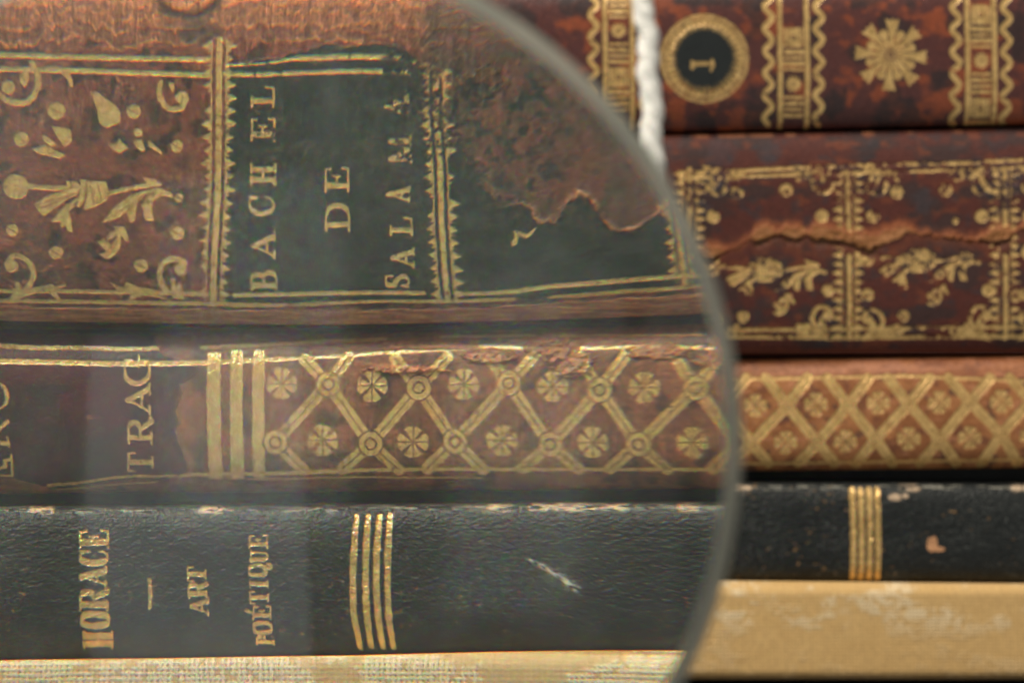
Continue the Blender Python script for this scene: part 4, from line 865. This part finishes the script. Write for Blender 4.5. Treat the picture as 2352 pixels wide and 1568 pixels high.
    def lathe(name, pr, mat, parent, split_norm=None, na=384):
        pr = [p for p in pr]; ang = np.arange(na) * 2 * np.pi / na; V = []; F = []
        for (r, y_) in pr: V.append(np.stack([LC[0] + r * np.cos(ang), np.full(na, LC[1] + y_), LC[2] + r * np.sin(ang)], -1))
        V = np.concatenate(V); n_ = len(pr)
        for i in range(n_ - 1):
            a = np.arange(na); b = (a + 1) % na; F.append(np.stack([i * na + a, i * na + b, (i + 1) * na + b, (i + 1) * na + a], -1))
        return mesh_obj(name, V, np.concatenate(F), mat, parent, True)
    eps = 1e-7
    # body with a tiny centre hole closed by collapsing the first and last rings to the axis
    prof[0] = (1e-6, prof[0][1]); back[-1] = (1e-6, back[-1][1])
    full = prof + edge[1:] + back
    o = lathe('glass_disc', full, g, root)
    me = o.data
    # sharp meeting of the polished faces and the ground edge
    import bmesh
    bm = bmesh.new(); bm.from_mesh(me)
    # close the pin holes at the poles
    na = 384; bm.verts.ensure_lookup_table()
    bm.faces.new([bm.verts[i] for i in range(na)][::-1]); bm.faces.new([bm.verts[len(bm.verts) - na + i] for i in range(na)])
    bmesh.ops.recalc_face_normals(bm, faces=bm.faces)
    for e in bm.edges:
        if len(e.link_faces) == 2 and e.calc_face_angle(0) > .12: e.smooth = False
    for f in bm.faces: f.smooth = True
    bm.to_mesh(me); bm.free()
    # ground edge: frosted skin over chamfer and rim
    m, nt, p = new_mat('frosted_glass_edge'); N = nt.nodes; L = nt.links; out = N['Material Output']
    tc = N.new('ShaderNodeTexCoord'); n = N.new('ShaderNodeTexNoise'); n.inputs['Scale'].default_value = 60; n.inputs['Detail'].default_value = 5; L.new(tc.outputs['Object'], n.inputs['Vector'])
    cr = N.new('ShaderNodeValToRGB'); e = cr.color_ramp.elements; e[0].position = .3; e[0].color = (.27, .28, .24, 1); e[1].position = .7; e[1].color = (.40, .37, .31, 1); L.new(n.outputs['Fac'], cr.inputs['Fac'])
    L.new(cr.outputs['Color'], p.inputs['Base Color']); p.inputs['Roughness'].default_value = .36
    tl = N.new('ShaderNodeBsdfTranslucent'); tl.inputs['Color'].default_value = (.5, .5, .45, 1); ms = N.new('ShaderNodeMixShader'); ms.inputs[0].default_value = .45
    L.new(p.outputs[0], ms.inputs[1]); L.new(tl.outputs[0], ms.inputs[2]); L.new(ms.outputs[0], out.inputs['Surface'])
    t = .00006
    ring = [(ri - .0002, yf(ri - .0002) - t), (ri, yf(ri) - t), (ri + chw * .5, yf(ri) + .0006 - t), (LRAD - .0002 + t, yf(ri) + .0016 - t), (LRAD + t, yf(ri) + .0019), (LRAD + t, EDGE / 2 - .0002), (LRAD - .0003, EDGE / 2 + .0001 + t)]
    lathe('ground_edge', ring, m, root)

# ================================================================== CORD
def cord():
    base = np.array([wx(1500) * .93, -.029, wz(-120) * .93])
    m = plain('cotton_cord', (.95, .92, .86), .9, 1500, .5, .06, .1)
    kd = (D - .029) / D
    path = [(1470, -700), (1474, -300), (1478, -60), (1479, 0), (1489, 130), (1496, 250), (1501, 345), (1504, 430), (1507, 520), (1512, 620), (1515, 700)]
    P = arr([(wx(a) * kd, -.029, wz(b) * kd) for a, b in path])
    seg = np.concatenate([[0], np.cumsum(np.linalg.norm(P[1:] - P[:-1], axis=1))]); n = 700; u = np.linspace(0, seg[-1], n)
    C = np.stack([np.interp(u, seg, P[:, i]) for i in range(3)], -1)
    k_ = np.ones(25) / 25
    for i in (0, 1): C[:, i] = np.convolve(np.pad(C[:, i], 12, mode='edge'), k_, 'valid')
    C[:, 0] += .00022 * np.sin(u * 700) + .0001 * np.sin(u * 1900 + 1)
    root = empty('cord', tuple(C[-1])); tag(root, 'white twisted cotton cord hanging past the edge of the lens', 'cord')
    Rr = .00145 * kd
    for kf in range(3):
        V = []; na = 14
        ph = u / .0115 * 2 * np.pi + kf * 2 * np.pi / 3
        cen = C + np.stack([np.cos(ph) * Rr * .22, np.sin(ph) * Rr * .22, np.zeros(n)], -1)
        rad = Rr * .88 * (1 + .16 * (fbm(u * 900, u * 0 + kf, 5, 3) - .5))
        ang = np.arange(na) * 2 * np.pi / na
        V = cen[:, None, :] + np.stack([np.cos(ang)[None] * rad[:, None], np.sin(ang)[None] * rad[:, None], np.zeros((n, na))], -1)
        idx = np.arange(n * na).reshape(n, na); F = np.stack([idx[:-1], idx[1:], np.roll(idx[1:], -1, 1), np.roll(idx[:-1], -1, 1)], -1).reshape(-1, 4)
        mesh_obj('strand', V.reshape(-1, 3), F, m, root)

def surroundings():
    o = box('table', -.6, .6, -.014, .6, wz(1562) - .040, wz(1562) - .0016, M_TABLE, None, .002); o['kind'] = 'structure'

import time as _t
_t0 = _t.time()
for f in (surroundings, cloth, book_black, book_lattice, book_green_label, book_round_label, cord, lens):
    f(); print(f.__name__, round(_t.time() - _t0, 1))
